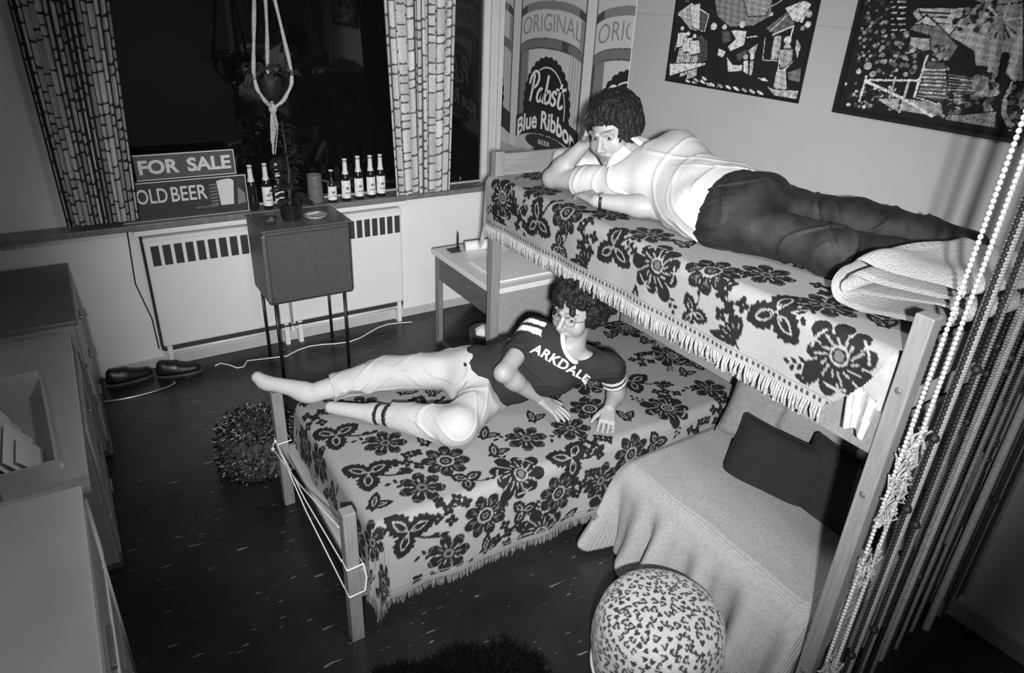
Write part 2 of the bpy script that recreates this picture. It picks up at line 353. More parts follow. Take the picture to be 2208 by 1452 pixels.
def mot_S(c, x, y, r, rot):
    for k, (px, py) in enumerate(((-.7, -.5), (-.15, -.1), (.35, .35), (.1, -.75), (-.55, .35), (.85, .1))):
        qx, qy = x+r*(px*math.cos(rot)-py*math.sin(rot)), y+r*(px*math.sin(rot)+py*math.cos(rot))
        for j in range(4): a = rot+j*PI/2+k; c.disc(qx+math.cos(a)*r*0.17, qy+math.sin(a)*r*0.17, r*0.19, r*0.14, DK, a)
        c.disc(qx, qy, r*0.055, r*0.055, GR)
        c.line([(x, y), (qx, qy)], r*0.07, DK)
def mot_L(c, x, y, r, rot):
    for d in (0.0, 1.15):
        a = rot+d; c.leaf(x-math.cos(a)*r*0.4, y-math.sin(a)*r*0.4, r*1.4, r*0.55, a, DK, 0.06, 9); c.leaf(x-math.cos(a)*r*0.1, y-math.sin(a)*r*0.1, r*0.8, r*0.24, a, GR); c.leaf(x, y, r*0.62, r*0.12, a, DK)
def mot_B(c, x, y, r, rot):
    for k in range(7):
        a = rot-1.2+k*0.42; c.leaf(x, y, r*(0.9+.25*math.sin(k*2)), r*0.36, a, DK, 0.08, 7); c.line([(x+math.cos(a)*r*.2, y+math.sin(a)*r*.2), (x+math.cos(a)*r*.6, y+math.sin(a)*r*.6)], r*.04, MID+.08)
    c.line([(x, y), (x+math.cos(rot+2.6)*r*0.9, y+math.sin(rot+2.6)*r*0.9), (x+math.cos(rot+2.2)*r*1.5, y+math.sin(rot+2.2)*r*1.5)], r*0.08, DK)
def mot_P(c, x, y, r, rot):
    for k in range(7):
        a = rot+k*2*PI/7; c.disc(x+math.cos(a)*r*0.62, y+math.sin(a)*r*0.62, r*0.38, r*0.28, DK, a); c.line([(x+math.cos(a+t_)*r*.86, y+math.sin(a+t_)*r*.86) for t_ in (-.22, 0, .22)], r*.04, MID)
    for k in range(7):
        a = rot+(k+.5)*2*PI/7; c.line([(x+math.cos(a)*r*.5, y+math.sin(a)*r*.5), (x+math.cos(a)*r*.95, y+math.sin(a)*r*.95)], r*.05, GR)
    c.disc(x, y, r*0.5, r*0.5, DK)
    for k in range(10): a = rot+k*PI/5; c.line([(x+math.cos(a)*r*.34, y+math.sin(a)*r*.34), (x+math.cos(a)*r*.55, y+math.sin(a)*r*.55)], r*.07, GR if k % 2 else MID)
    c.disc(x, y, r*0.24, r*0.24, MID); c.disc(x, y, r*.1, r*.1, DK)
    for j in range(3): c.leaf(x+math.cos(rot+2.9)*r*(.8+.25*j), y+math.sin(rot+2.9)*r*(.8+.25*j), r*.34, r*.17, rot+2.9+(-1)**j*.8, DK)
MOT = dict(R=(mot_R, .124), D=(mot_D, .100), T=(mot_T, .122), S=(mot_S, .078), L=(mot_L, .080), B=(mot_B, .10), P=(mot_P, .094), t=(mot_T, .076))
UP = [('R', 1.68, 1.68), ('R', 1.66, 0.93), ('R', 1.66, 2.74), ('D', 1.73, 2.25), ('D', 1.76, 1.46), ('T', 1.68, 1.92), ('T', 1.71, 1.16), ('T', 1.64, 2.44), ('t', 1.57, 2.27), ('t', 1.58, 1.48), ('S', 1.67, 2.1), ('S', 1.67, 1.34), ('S', 1.62, 2.60), ('B', 1.55, 2.07), ('B', 1.56, 1.28), ('P', 1.86, 2.12), ('P', 1.83, 1.84), ('P', 1.85, 1.08), ('P', 1.89, 1.34), ('L', 1.88, 0.92), ('L', 1.86, 1.69), ('P', 1.81, 2.55), ('t', 1.52, 2.76), ('P', 1.96, 2.80), ('L', 1.48, 2.53), ('t', 1.97, 1.0), ('L', 1.50, 1.76), ('S', 1.52, 1.0), ('T', 2.02, 2.4), ('P', 2.1, 2.65), ('D', 2.3, 2.75), ('R', 2.0, 3.05), ('T', 2.25, 3.0), ('S', 1.9, 3.12), ('D', 2.5, 2.98), ('P', 2.55, 2.5), ('D', 2.1, 1.0), ('T', 2.4, 1.05), ('S', 2.25, 2.25), ('R', 2.6, 1.6), ('D', 2.6, 2.1), ('T', 2.62, 1.3)]
LO = [('T', 0.74, 2.46), ('T', 0.76, 2.14), ('T', 0.79, 1.78), ('T', 1.55, 1.84), ('P', 0.90, 2.3), ('P', 0.91, 1.96), ('P', 0.95, 1.61), ('P', 1.71, 1.67), ('D', 1.07, 2.07), ('D', 1.12, 1.72), ('R', 1.29, 1.85), ('R', 1.38, 1.53), ('t', 1.09, 1.92), ('t', 1.3, 1.67), ('L', 1.12, 1.55), ('S', 0.93, 2.14), ('S', 0.97, 1.82), ('S', 1.24, 1.59), ('S', 1.7, 1.87), ('L', 1.27, 2.01), ('L', 1.05, 2.22), ('L', 1.53, 1.52), ('D', 1.48, 1.69), ('D', 1.88, 1.75), ('P', 1.45, 2.04), ('L', 1.56, 2.15), ('P', 1.67, 2.01), ('R', 2.59, 2.7), ('L', 2.56, 2.51), ('R', 2.58, 2.32), ('S', 2.41, 2.37), ('L', 2.5, 2.13), ('R', 2.18, 1.93), ('P', 2.5, 1.96), ('S', 0.85, 1.5), ('P', 0.61, 1.82), ('L', 1.02, 1.47), ('t', 0.53, 2.25), ('P', 0.58, 2.42), ('L', 1.23, 1.44), ('D', 0.52, 2.0), ('D', 0.54, 2.62), ('P', 0.92, 2.62), ('T', 1.12, 2.5), ('P', 1.3, 2.3), ('D', 1.3, 2.7), ('R', 2.0, 2.3), ('T', 2.2, 2.2), ('P', 2.0, 2.65), ('T', 1.7, 2.6), ('S', 2.25, 2.6), ('D', 1.85, 2.1), ('R', 1.75, 1.5), ('T', 2.05, 1.6), ('D', 2.3, 1.6), ('L', 1.95, 1.95), ('S', 2.3, 1.75), ('D', .6, 1.6), ('R', 1.5, 2.45), ('S', 1.62, 1.7)]
M['spread'] = mat('jacquard_bedspread', 0.4, 0.75, attr=True, noise=0.10, nscale=240, bump=0.35, bscale=420, spec=0.2)
M['fringe_shade'] = mat('shaded_cotton_fringe', 0.13, 0.9, noise=0.3, nscale=60, bump=0.4, bscale=150, spec=0.1)  # darker copy of the fringe: shade on the low bed's hem put into colour
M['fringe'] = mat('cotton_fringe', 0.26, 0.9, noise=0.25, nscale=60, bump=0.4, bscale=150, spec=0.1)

def vnoise(x, y, seed=0):
    r = np.random.default_rng(seed); out = np.zeros_like(x)
    for k in range(6):
        a = r.uniform(0, 2*PI); fq = r.uniform(2, 9); out += np.sin((x*math.cos(a)+y*math.sin(a))*fq+r.uniform(0, 6))/6
    return out
def drape(A, B, rect, ztop, R, waves, flare=0.06, seed=1, lump=0.006):
    x0, x1, y0, y1 = rect; ox = np.where(A < x0, A-x0, np.where(A > x1, A-x1, 0)); oy = np.where(B < y0, B-y0, np.where(B > y1, B-y1, 0))
    d = np.hypot(ox, oy); nx = np.where(d > 0, ox/np.maximum(d, 1e-9), 0); ny = np.where(d > 0, oy/np.maximum(d, 1e-9), 0)
    arc = R*PI/2; s = np.minimum(d, arc); hor = R*np.sin(s/R); ver = R*(1-np.cos(s/R)); e = np.maximum(d-arc, 0); hor = hor+e*flare; ver = ver+e
    tang = A*np.abs(ny)+B*np.abs(nx)+np.arctan2(np.abs(ny), np.abs(nx)+1e-6)*0.25
    hor = hor + waves*np.minimum(ver/0.3, 1)*(np.sin(tang*17+seed)*0.6+np.sin(tang*29+seed*2)*0.4) + waves*1.2*np.minimum(ver/.3, 1)*np.where((ox != 0) & (oy != 0), np.sin(np.arctan2(oy, ox)*6), 0)
    X = np.clip(A, x0, x1)+nx*hor; Y = np.clip(B, y0, y1)+ny*hor; Z = ztop-ver+np.where(d < arc, lump*vnoise(A*2, B*2, seed), 0)
    return np.stack([X, Y, Z], -1)
def bedspread(name, label, cat, rect, drops, ztop, R, mots, step, keep=None, waves=0.012, flare=0.05, seed=1, edges=(), group=None, lump=.006, taslen=0.055):
    x0, x1, y0, y1 = rect; a = np.arange(x0-drops[0], x1+drops[1]+step/2, step); b = np.arange(y0-drops[2], y1+drops[3]+step/2, step)
    A, B = np.meshgrid(a, b, indexing='ij'); P = drape(A, B, rect, ztop, R, waves, flare, seed, lump)
    c = Canvas(A, B, GR); r = random.Random(seed)
    fill = 0
    for _ in range(400):
        fx_, fy_ = r.uniform(a[0], a[-1]), r.uniform(b[0], b[-1])
        if fill < (12 if ztop > 1 else 40) and all((fx_-m_[1])**2+(fy_-m_[2])**2 > .135**2 for m_ in mots):
            mots = mots+[(r.choice('SSLt'), fx_, fy_)]; fill += 1
    for k, x, y in mots:
        fn, sz = MOT[k]; fn(c, x, y, sz, r.uniform(-0.5, 0.5)+(0.9 if k in 'TtB' else 0))
    C = c.out(); bw = 0.042 if ztop > 1 else .02
    for side in edges:      # woven border band with crochet holes near the hem
        e = {'xm': A-a[0], 'ym': B-b[0], 'yp': b[-1]-B, 'xp': a[-1]-A}[side]; q = B if side[0] == 'x' else A
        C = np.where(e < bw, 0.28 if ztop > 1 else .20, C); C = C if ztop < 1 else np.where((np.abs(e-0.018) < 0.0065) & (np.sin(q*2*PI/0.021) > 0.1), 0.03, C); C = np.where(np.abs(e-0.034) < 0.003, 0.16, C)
    root = thing(name, label, cat, (x0, y0, ztop), group=group); P0 = P-np.array([x0, y0, ztop])
    nu, nv = A.shape; idx = np.arange(nu*nv).reshape(nu, nv); q = np.stack([idx[:-1, :-1], idx[1:, :-1], idx[1:, 1:], idx[:-1, 1:]], -1).reshape(-1, 4)
    if keep is not None:
        kk = keep(A, B).reshape(-1); q = q[kk[q].all(1)]
        used = np.unique(q); mp = np.zeros(nu*nv, int); mp[used] = np.arange(len(used)); q = mp[q]; V = P0.reshape(-1, 3)[used]; cc = C.reshape(-1)[used]
    else: V = P0.reshape(-1, 3); cc = C.reshape(-1)
    np_obj('cover_cloth', V, q, M['spread'], root, cc)
    # fringe tassels along the hems
    mb = MB()
    for side in edges:
        if side == 'xm': line = [P0[0, j] for j in range(nv) if keep is None or keep(A[0:1, j:j+1], B[0:1, j:j+1])[0, 0]]; nrm = Vector((-1, 0, 0))
        elif side == 'ym': line = [P0[i, 0] for i in range(nu)]; nrm = Vector((0, -1, 0))
        elif side == 'yp': line = [P0[i, -1] for i in range(nu)]; nrm = Vector((0, 1, 0))
        line = [Vector(p) for p in line]; acc = 0.0
        for p0, p1 in zip(line[:-1], line[1:]):
            acc += (p1-p0).length
            if acc > 0.0086:
                acc = 0.0; tdir = (p1-p0).normalized(); L = taslen*rng.uniform(0.8, 1.15); floor_z = -ztop+0.004
                sway = tdir*rng.uniform(-.010, .010)+nrm*rng.uniform(-.004, .010); e = p0+Vector((0, 0, -L))+sway; e.z = max(e.z, floor_z); mid = p0.lerp(e, .55)+nrm*.004; w0 = tdir*0.0042; w1 = tdir*0.0052; th = nrm*.004
                mb.add([p0-w0, p0+th, p0+w0, mid-w1, mid+th, mid+w1, e-w1*.8, e+th*.5, e+w1*.8], [(0, 1, 4, 3), (1, 2, 5, 4), (3, 4, 7, 6), (4, 5, 8, 7), (0, 3, 5, 2), (3, 6, 8, 5)])
    if edges:
        o = mb.build('fringe', M['fringe'] if ztop > 1 else M['fringe_shade'], root); o['kind'] = 'stuff'
    return root

# ------------------------------------------------------------------ bunk bed (raised, along the right wall)
BX, BY0, BY1 = 1.75, 0.738, 2.91
t = thing('bunk_frame', 'tall pale wooden bunk frame along the right wall with square posts', 'bed frame', (BX, BY0, 0))
def bl(mb, x0, x1, y0, y1, z0, z1): mb.box(x0-BX, x1-BX, y0-BY0, y1-BY0, z0, z1); return mb
for (x, y) in ((1.75, .738), (1.75, 2.86), (2.745, .738), (2.745, 2.86)):
    bl(MB(), x, x+.05, y, y+.05, 0, 1.618).build('post', M['wood'], t, bevel=0.004)
for y, z1 in ((.748, 1.53), (2.87, 1.605)):
    for z0 in (1.16, z1-.13): bl(MB(), 1.80, 2.745, y, y+.028, z0, z0+.13).build('end_board', M['woodx'], t, bevel=0.004)
for x in (1.762, 2.757): bl(MB(), x, x+.028, .788, 2.86, 1.17, 1.30).build('side_rail', M['woodx'], t, bevel=0.004)
bl(MB(), 1.79, 2.757, .79, 2.86, 1.20, 1.225).build('base_board', M['dwood'], t)
for z in (.30, 1.05, 1.40): MB().lathe([(.009, 0), (.009, .006), (.004, .008)], (-.001, .025, z), 8, Matrix.Rotation(-PI/2, 3, 'Y')).build('bolt', M['metal'], t)
M['ticking'] = mat('grey_mattress_ticking', 0.30, 0.8, noise=0.1, nscale=40, bump=.1, bscale=150)
M['sheet'] = mat('white_cotton', 0.55, 0.8, noise=0.04, nscale=25, bump=0.08, bscale=30)
tag(MB().rbox(1.77, 2.755, .80, 2.855, 1.226, 1.482, .03).build('mattress', M['ticking'], smooth=True), 'grey mattress lying on the raised bunk under the flowered cover', 'mattress')
def keep_up(A, B):
    lim = 1.76-np.clip((B-0.795)/0.15, 0, 1)**0.55*0.268
    return A > lim-0.001
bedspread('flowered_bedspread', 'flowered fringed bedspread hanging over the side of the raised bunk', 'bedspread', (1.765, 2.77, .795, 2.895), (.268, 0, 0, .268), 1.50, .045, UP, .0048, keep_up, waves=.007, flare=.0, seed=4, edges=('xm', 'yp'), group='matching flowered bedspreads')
# striped sheet corner that hangs out at the near end of the bunk
u = np.linspace(0, 1, 30); v = np.linspace(0, 1, 24); U_, V_ = np.meshgrid(u, v, indexing='ij')
wd = .095*(1-.35*V_); P = np.stack([1.742-.022*V_-.008*np.sin(U_*9), .80+U_*wd, 1.345-V_*.10+.02*U_*(1-V_)-.035*np.abs(U_-.6)*V_], -1)
cs = np.where(np.sin(U_*26+V_*2) > .94, .14, .34)
M['striped'] = mat('striped_sheet_cotton', .7, .8, attr=True)
tag(grid_obj('bed_sheet', P, M['striped'], col=cs, thick=.004), 'corner of a striped white sheet hanging below the raised bunk', 'sheet')
# folded blanket on the near end of the bunk
M['terry'] = mat('pale_knitted_blanket', 0.36, 0.95, noise=0.12, nscale=130, bump=0.8, bscale=160, sheen=.1)
def blanket():
    t = thing('folded_blanket', 'thick pale folded blanket on the near end of the raised bunk', 'blanket', (2.02, .955, 1.512))
    prof = []                    # folded strip: spiral-like section in (s,z)
    pts = [(0.30, .022), (-.05, .022), (-.125, .03), (-.155, .062), (-.135, .10), (-.09, .112), (.30, .095), (.30, .085), (-.07, .09), (-.10, .075), (-.09, .062), (-.05, .058), (.30, .054), (.30, .036)]
    def smooth(pl, n=4):
        out = []
        for i in range(len(pl)):
            p0, p1, p2, p3 = [np.array(pl[(i+k) % len(pl)]) for k in (-1, 0, 1, 2)]
            for j in range(n):
                s = j/n; out.append(.5*((2*p1)+(p2-p0)*s+(2*p0-5*p1+4*p2-p3)*s*s+(-p0+3*p1-3*p2+p3)*s**3))
        return np.array(out)
    outer = smooth([(.36, .004), (.10, .004), (-.06, .004), (-.14, .014), (-.175, .06), (-.14, .115), (-.06, .135), (.10, .118), (.36, .098)][::1] + [(.36, .072), (.10, .082), (-.05, .092), (-.105, .085), (-.125, .062), (-.10, .04), (-.02, .05), (.12, .052), (.36, .05)], 4)
    n = 46; yy = np.linspace(-.17, .30, n); P = np.zeros((len(outer), n, 3))
    for j, y in enumerate(yy):
        k = (y+.17)/.47; sag = .03*math.sin(k*5)+.02*math.sin(k*11+1)
        sx = outer[:, 0]*.62; P[:, j, 0] = sx*(1.0+.1*math.sin(k*4))+.05*(k-.5) ; P[:, j, 1] = y; P[:, j, 2] = outer[:, 1]*1.15*(1+.15*math.sin(k*6+1)*(outer[:, 0] > -.1))*(0.85+.15*math.sin(k*PI))+.006+np.clip(sx, 0, 1)*.22+.02*k
    grid_obj('folded_cloth', P, M['terry'], t, closed_u=True)
    t.rotation_euler = (0, 0, -PI/2); return t
blanket()
tag(MB().rbox(2.05, 2.70, 2.56, 2.85, 1.515, 1.625, .045).build('pillow', M['sheet'], smooth=True), 'white pillow at the far head end of the raised bunk', 'pillow')

# ------------------------------------------------------------------ lower bed
LX, LY0, LY1 = .565, 1.865, 2.835
t = thing('low_bed_frame', 'pale wooden low bed frame with string tied between its foot posts', 'bed frame', (LX, LY0, 0))
def ll(x0, x1, y0, y1, z0, z1): return MB().box(x0-LX, x1-LX, y0-LY0, y1-LY0, z0, z1)
for x, y, h in ((.56, 1.865, .635), (.56, 2.785, .640), (2.66, 1.865, .64), (2.66, 2.785, .64)): ll(x, x+.05, y, y+.05, 0, h).build('post', M['wood'], t, bevel=.004)
for y in (1.885, 2.785): ll(.61, 2.66, y, y+.025, .20, .34).build('side_rail', M['woodx'], t, bevel=.004)
ll(2.675, 2.695, 1.915, 2.785, .22, .34).build('end_rail', M['wood'], t, bevel=.004); ll(.64, .66, 1.93, 2.77, .20, .30).build('end_rail', M['ddark'], t, bevel=.004)
ll(.60, 2.66, 1.91, 2.785, .29, .315).build('base_board', M['dwood'], t)
tag(MB().rbox(.67, 2.655, 1.905, 2.79, .316, .548, .035).build('mattress', M['ticking'], smooth=True), 'mattress of the low bed under the reclining person', 'mattress')
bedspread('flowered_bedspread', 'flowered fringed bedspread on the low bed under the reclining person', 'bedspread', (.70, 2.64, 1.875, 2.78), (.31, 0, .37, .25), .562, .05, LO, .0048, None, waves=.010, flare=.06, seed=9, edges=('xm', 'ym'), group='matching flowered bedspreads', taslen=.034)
# tied string between the foot posts
st = thing('tied_string', 'white string crossed and tied between the two foot posts of the low bed', 'string', (LX, LY0, 0))
fx = -.004
def loop(y0, y1, z): 
    return [(fx-.002, y0-.004, z), (.056, y0-.004, z+.004), (.056, y1+.004, z+.006), (fx-.002, y1+.004, z+.002)]
for z, y0 in ((.385, 0), (.25, 0), (.37, .92)): MB().tube(loop(y0, y0+.05, z)+[loop(y0, y0+.05, z)[0]], .0028, 6, caps=False).build('wrap', M['cord'], st)
for a, b in (((-.007, .05, .385), (-.007, .92, .37)), ((-.007, .05, .255), (-.007, .925, .368)), ((-.007, .052, .55), (-.018, .965, .315))): MB().tube([a, Vector(a).lerp(Vector(b), .5)+Vector((-.006, 0, -.01)), b], .0028, 6).build('strand', M['cord'], st)
MB().tube([(.056, -.004, .39), (.064, -.008, .32), (.056, -.004, .255)], .0035, 6).build('strand', M['cord'], st)
MB().tube([(-.007, .945, .372), (-.016, .962, .345), (-.018, .972, .315)], .0028, 6).build('strand', M['cord'], st); MB().ball((-.018, .974, .312), .009).build('knot', M['cord'], st); MB().ball((-.007, .945, .372), .008).build('knot', M['cord'], st)
# ------------------------------------------------------------------ covered couch under the bunk
M['knit'] = mat('pale_knit_throw', 0.33, 0.95, noise=0.12, nscale=90, bump=0.0, spec=.1)
nt = M['knit'].node_tree; L = nt.links.new; b = nt.nodes['Principled BSDF']
tc = nt.nodes.new('ShaderNodeTexCoord'); wv = nt.nodes.new('ShaderNodeTexWave'); wv.wave_type = 'BANDS'; wv.bands_direction = 'Z'; wv.inputs['Scale'].default_value = 52; wv.inputs['Distortion'].default_value = 1.5; wv.inputs['Detail Scale'].default_value = 6
wv2 = nt.nodes.new('ShaderNodeTexWave'); wv2.bands_direction = 'Y'; wv2.inputs['Scale'].default_value = 52; wv2.inputs['Distortion'].default_value = 1.5
L(tc.outputs['Object'], wv.inputs['Vector']); L(tc.outputs['Object'], wv2.inputs['Vector'])
ad = nt.nodes.new('ShaderNodeMath'); L(wv.outputs['Fac'], ad.inputs[0]); L(wv2.outputs['Fac'], ad.inputs[1]); bp = nt.nodes.new('ShaderNodeBump'); bp.inputs['Strength'].default_value = .5; bp.inputs['Distance'].default_value = .006; L(ad.outputs[0], bp.inputs['Height']); L(bp.outputs[0], b.inputs['Normal'])
t = thing('low_couch', 'low couch under the raised bunk hidden by a pale throw', 'couch', (1.82, .83, 0))
MB().rbox(0.06, .93, 0.05, .95, 0.10, .44, .04).build('seat', M['dark'], t); MB().rbox(.72, .93, .05, .95, .44, .80, .05).build('backrest', M['dark'], t)
for x in (.10, .86):
    for y in (.09, .88): MB().lathe([(.018, 0), (.025, .10)], (x, y, 0), 8).build('leg', M['ddark'], t)
def throw():
    t = thing('knit_throw', 'pale knitted throw draped in folds over the low couch', 'throw', (1.82, .83, 0))
    # cloth path in section: back top -> backrest front -> seat -> front edge -> hem
    path = [(.93, .82), (.80, .83), (.715, .80), (.70, .70), (.69, .52), (.66, .468), (.45, .462), (.15, .460), (.03, .452), (-.02, .425), (-.045, .36), (-.055, .25), (-.06, .12), (-.075, .03)]
    pl = np.array(path); d = np.r_[0, np.cumsum(np.hypot(*np.diff(pl, axis=0).T))]; s = np.linspace(0, d[-1], 150); X = np.interp(s, d, pl[:, 0]); Z = np.interp(s, d, pl[:, 1])
    for _ in range(3): X[1:-1] = (X[:-2]+2*X[1:-1]+X[2:])/4; Z[1:-1] = (Z[:-2]+2*Z[1:-1]+Z[2:])/4
    # across: near side drop, seat width, far side drop
    across = [(-.03, -.36), (-.025, -.10), (.0, -.02), (.04, 0), (.95, 0), (.985, -.02), (1.0, -.10), (1.01, -.20), (1.015, -.36)]
    pa = np.array(across); da = np.r_[0, np.cumsum(np.hypot(*np.diff(pa, axis=0).T))]; sa = np.linspace(0, da[-1], 240); Y = np.interp(sa, da, pa[:, 0]); DZ = np.interp(sa, da, pa[:, 1])
    XX = np.repeat(X[:, None], 240, 1); ZZ = np.repeat(Z[:, None], 240, 1); YY = np.repeat(Y[None], 150, 0)
    front = np.clip((.40-ZZ)/.36, 0, 1)*(XX < .2)
    fold = np.sin(YY*31+.8*np.sin(YY*9)+1.5)*.6+np.sin(YY*57+2)*.3+np.sin(YY*13)*.5
    XX = XX-front*(.05+.085*fold); YY = YY+front*.02*np.sin(YY*24)
    k = np.clip((np.repeat(DZ[None], 150, 0)), -1, 0); sidew = np.clip(-k/.3, 0, 1)
    ZZ = np.where(k < 0, np.maximum(np.minimum(ZZ, ZZ+k*np.clip(ZZ/.46, 0.0, 1.0)), .02), ZZ); ZZ += .006*vnoise(XX*3, YY*3, 5)*(k == 0)
    YY = YY+np.sign(YY-.5)*sidew*.02*np.sin(XX*34)
    hem = front > .93; ZZ = np.where(front > .6, ZZ+.05*np.clip(np.sin(YY*31+2), 0, 1)*(front-.6)/.4, ZZ)
    P = np.stack([XX, YY, np.maximum(ZZ, .012)], -1)
    grid_obj('throw_cloth', P, M['knit'], t, thick=.008)
throw()
M['cushion'] = mat('black_velour_cushion', 0.005, 0.85, noise=0.3, nscale=90, bump=.3, bscale=200)
M['cushion2'] = mat('dark_grey_cushion', 0.010, 0.85, noise=0.3, nscale=90, bump=.3, bscale=200)
def cushion(name, label, c, size, rx, rz, m, piping=True, ry=0.0):
    t = thing(name, label, 'cushion', c, 0, 'cushions on the couch'); t.rotation_euler = (rx, ry, rz)
    n = 40; u = np.linspace(-1, 1, n); U, V = np.meshgrid(u, u, indexing='ij'); k = ((1-U**4)*(1-V**4)); h = np.sqrt(np.clip(k, 0, 1))*size[2]/2
    pin = 1-.06*(1-U**2)*V**2*0; sx = size[0]/2*(1-.05*(1-np.abs(V)**2)*0); X = U*size[0]/2*(1-.06*(1-V**2)*np.abs(U)**3); Y = V*size[1]/2*(1-.06*(1-U**2)*np.abs(V)**3)
    top = np.stack([X, Y, h+size[2]/2], -1); bot = np.stack([X[::-1], Y[::-1], -h[::-1]+size[2]/2], -1)
    ob = grid_obj('cushion_front', top, m, t); grid_obj('cushion_back', bot, m, t)
    r = [(X[i, 0], Y[i, 0]) for i in range(n)]+[(X[-1, j], Y[-1, j]) for j in range(n)]+[(X[n-1-i, -1], Y[n-1-i, -1]) for i in range(n)]+[(X[0, n-1-j], Y[0, n-1-j]) for j in range(n)]
    MB().tube([(x, y, size[2]/2) for x, y in r[::3]], .006, 6, closed=True).build('piping', m, t, smooth=True)
    return t
cushion('square_cushion', 'black square cushion leaning on the couch nearest the low bed', (2.33, 1.40, .50), (.34, .40, .11), math.radians(6), math.radians(8), M['cushion'], ry=math.radians(-62))
cushion('square_cushion', 'dark grey cushion behind the black one beside the bunk post', (2.40, 1.10, .51), (.38, .44, .12), 0, math.radians(-4), M['cushion2'], ry=math.radians(-66))
cushion('square_cushion', 'grey cushion peeping over the black cushion under the fringe', (2.45, 1.62, .62), (.30, .26, .10), 0, math.radians(14), mat('grey_corduroy', .16, .8, noise=.15, nscale=40, bump=.2, bscale=90), ry=math.radians(-58))

# ------------------------------------------------------------------ leopard pouf
M['leopard'] = mat('leopard_plush', .5, .85, attr=True, noise=.1, nscale=120, bump=.25, bscale=260, sheen=.2)
def pouf():
    t = thing('leopard_pouf', 'round leopard spotted pouf on the floor before the couch', 'pouf', (1.485, 1.17, 0))
    prof = [(0.0, .385), (.06, .384), (.12, .376), (.17, .36), (.205, .335), (.225, .30), (.236, .25), (.242, .18), (.238, .10), (.226, .04), (.21, .008)]
    pr = np.array(prof); d = np.r_[0, np.cumsum(np.hypot(*np.diff(pr, axis=0).T))]; n1, n2 = 130, 360; s = np.linspace(0.002, d[-1], n1); Rr = np.interp(s, d, pr[:, 0]); Zz = np.interp(s, d, pr[:, 1])
    for _ in range(4): Rr[1:-1] = (Rr[:-2]+2*Rr[1:-1]+Rr[2:])/4; Zz[1:-1] = (Zz[:-2]+2*Zz[1:-1]+Zz[2:])/4
    th = np.linspace(0, 2*PI, n2, endpoint=False); S, T = np.meshgrid(s, th, indexing='ij'); RR = np.repeat(Rr[:, None], n2, 1); ZZ = np.repeat(Zz[:, None], n2, 1)
    wr = np.clip((s-.24)/.2, 0, 1)[:, None]; RR = RR*(1+wr*.018*np.sin(T*9)+wr*.01*np.sin(T*17+1)); X = RR*np.cos(T); Y = RR*np.sin(T)
    pts = np.stack([X, Y, ZZ], -1).reshape(-1, 3); c = np.full(len(pts), .41); r = np.random.default_rng(5); cent = []
    # rosettes: poisson points over the surface
    carr = np.zeros((901, 3)); nc = 0
    for _ in range(30000):
        i = int(r.integers(0, n1)); 
        if r.random() > Rr[i]/Rr.max(): continue
        a = r.uniform(0, 2*PI); p = np.array([Rr[i]*math.cos(a), Rr[i]*math.sin(a), Zz[i]])
        if nc == 0 or (((carr[:nc]-p)**2).sum(1) > .0245**2).all(): carr[nc] = p; nc += 1
        if nc > 899: break
    cent = list(carr[:nc])
    from mathutils import kdtree
    kd = kdtree.KDTree(len(pts))
    for i, p in enumerate(pts): kd.insert(p, i)
    kd.balance()
    for q in cent:
        kind = r.random(); ph = r.uniform(0, 6.3); gap = r.uniform(.25, 1.0); r0 = r.uniform(.0115, .0145)
        nrm = np.array([q[0], q[1], max(q[2]-.2, 0)*1.4]); nrm = nrm/(np.linalg.norm(nrm)+1e-6); e1 = np.cross(nrm, [.3, .2, .9]); e1 /= np.linalg.norm(e1)+1e-9; e2 = np.cross(nrm, e1)
        for co, i, dist in kd.find_range(q, r0*1.25):
            dv = np.array(co)-q; a1 = dv@e1; a2 = dv@e2; ang = math.atan2(a2, a1)
            rr = dist*(1+.18*math.sin(3*ang+ph))
            if kind < .35:
                if rr < r0*.72: c[i] = .02
            elif rr > r0*.42 and rr < r0 and abs(((ang-ph+PI) % (2*PI))-PI) > gap: c[i] = .02
            elif rr <= r0*.42: c[i] = .26
    grid_obj('plush_cover', np.roll(np.stack([X, Y, ZZ], -1), 0, 0).transpose(1, 0, 2)[:, ::-1], M['leopard'], t, c.reshape(n1, n2).T[:, ::-1], closed_u=True)
    MB().lathe([(.205, .012), (.21, .0)], n=40).build('base', M['black'], t)
    MB().tube([(.232*math.cos(a), .232*math.sin(a), .048) for a in np.linspace(0, 2*PI, 60, endpoint=False)], .006, 6, closed=True).build('seam_piping', M['white'], t, smooth=True)
pouf()

# ------------------------------------------------------------------ fuzzy things on the floor
def tufts(name, n, place, mat_, parent, seed, w=.003):
    r = random.Random(seed); mb = MB()
    for _ in range(n):
        p, d, L = place(r); p = Vector(p); d = Vector(d).normalized(); s = d.cross(Vector((r.uniform(-1, 1), r.uniform(-1, 1), r.uniform(-.3, 1)))).normalized()*w
        bend = Vector((r.uniform(-1, 1), r.uniform(-1, 1), -.4))*L*.35; m1 = p+d*L*.55; e = p+d*L+bend
        mb.add([p-s, p+s, m1+s*.8, m1-s*.8, e], [(0, 1, 2, 3), (3, 2, 4)])
    o = mb.build(name, mat_, parent); o['kind'] = 'stuff'; return o
M['blackfur'] = mat('black_shaggy_fur', .003, .8, spec=.12)
t = thing('shaggy_rug', 'black shaggy fur rug on the floor at the bottom edge', 'rug', (.77, 1.36, 0))
outline = []
for i in range(72):
    a = 2*PI*i/72; r0 = .27+.03*math.sin(a*3+1)+.02*math.sin(a*7); 
    d = abs(((a-.62+PI) % (2*PI))-PI); r0 += .055*math.exp(-(d/.13)**2); outline.append((r0*1.25*math.cos(a)-.02, r0*1.12*math.sin(a)))
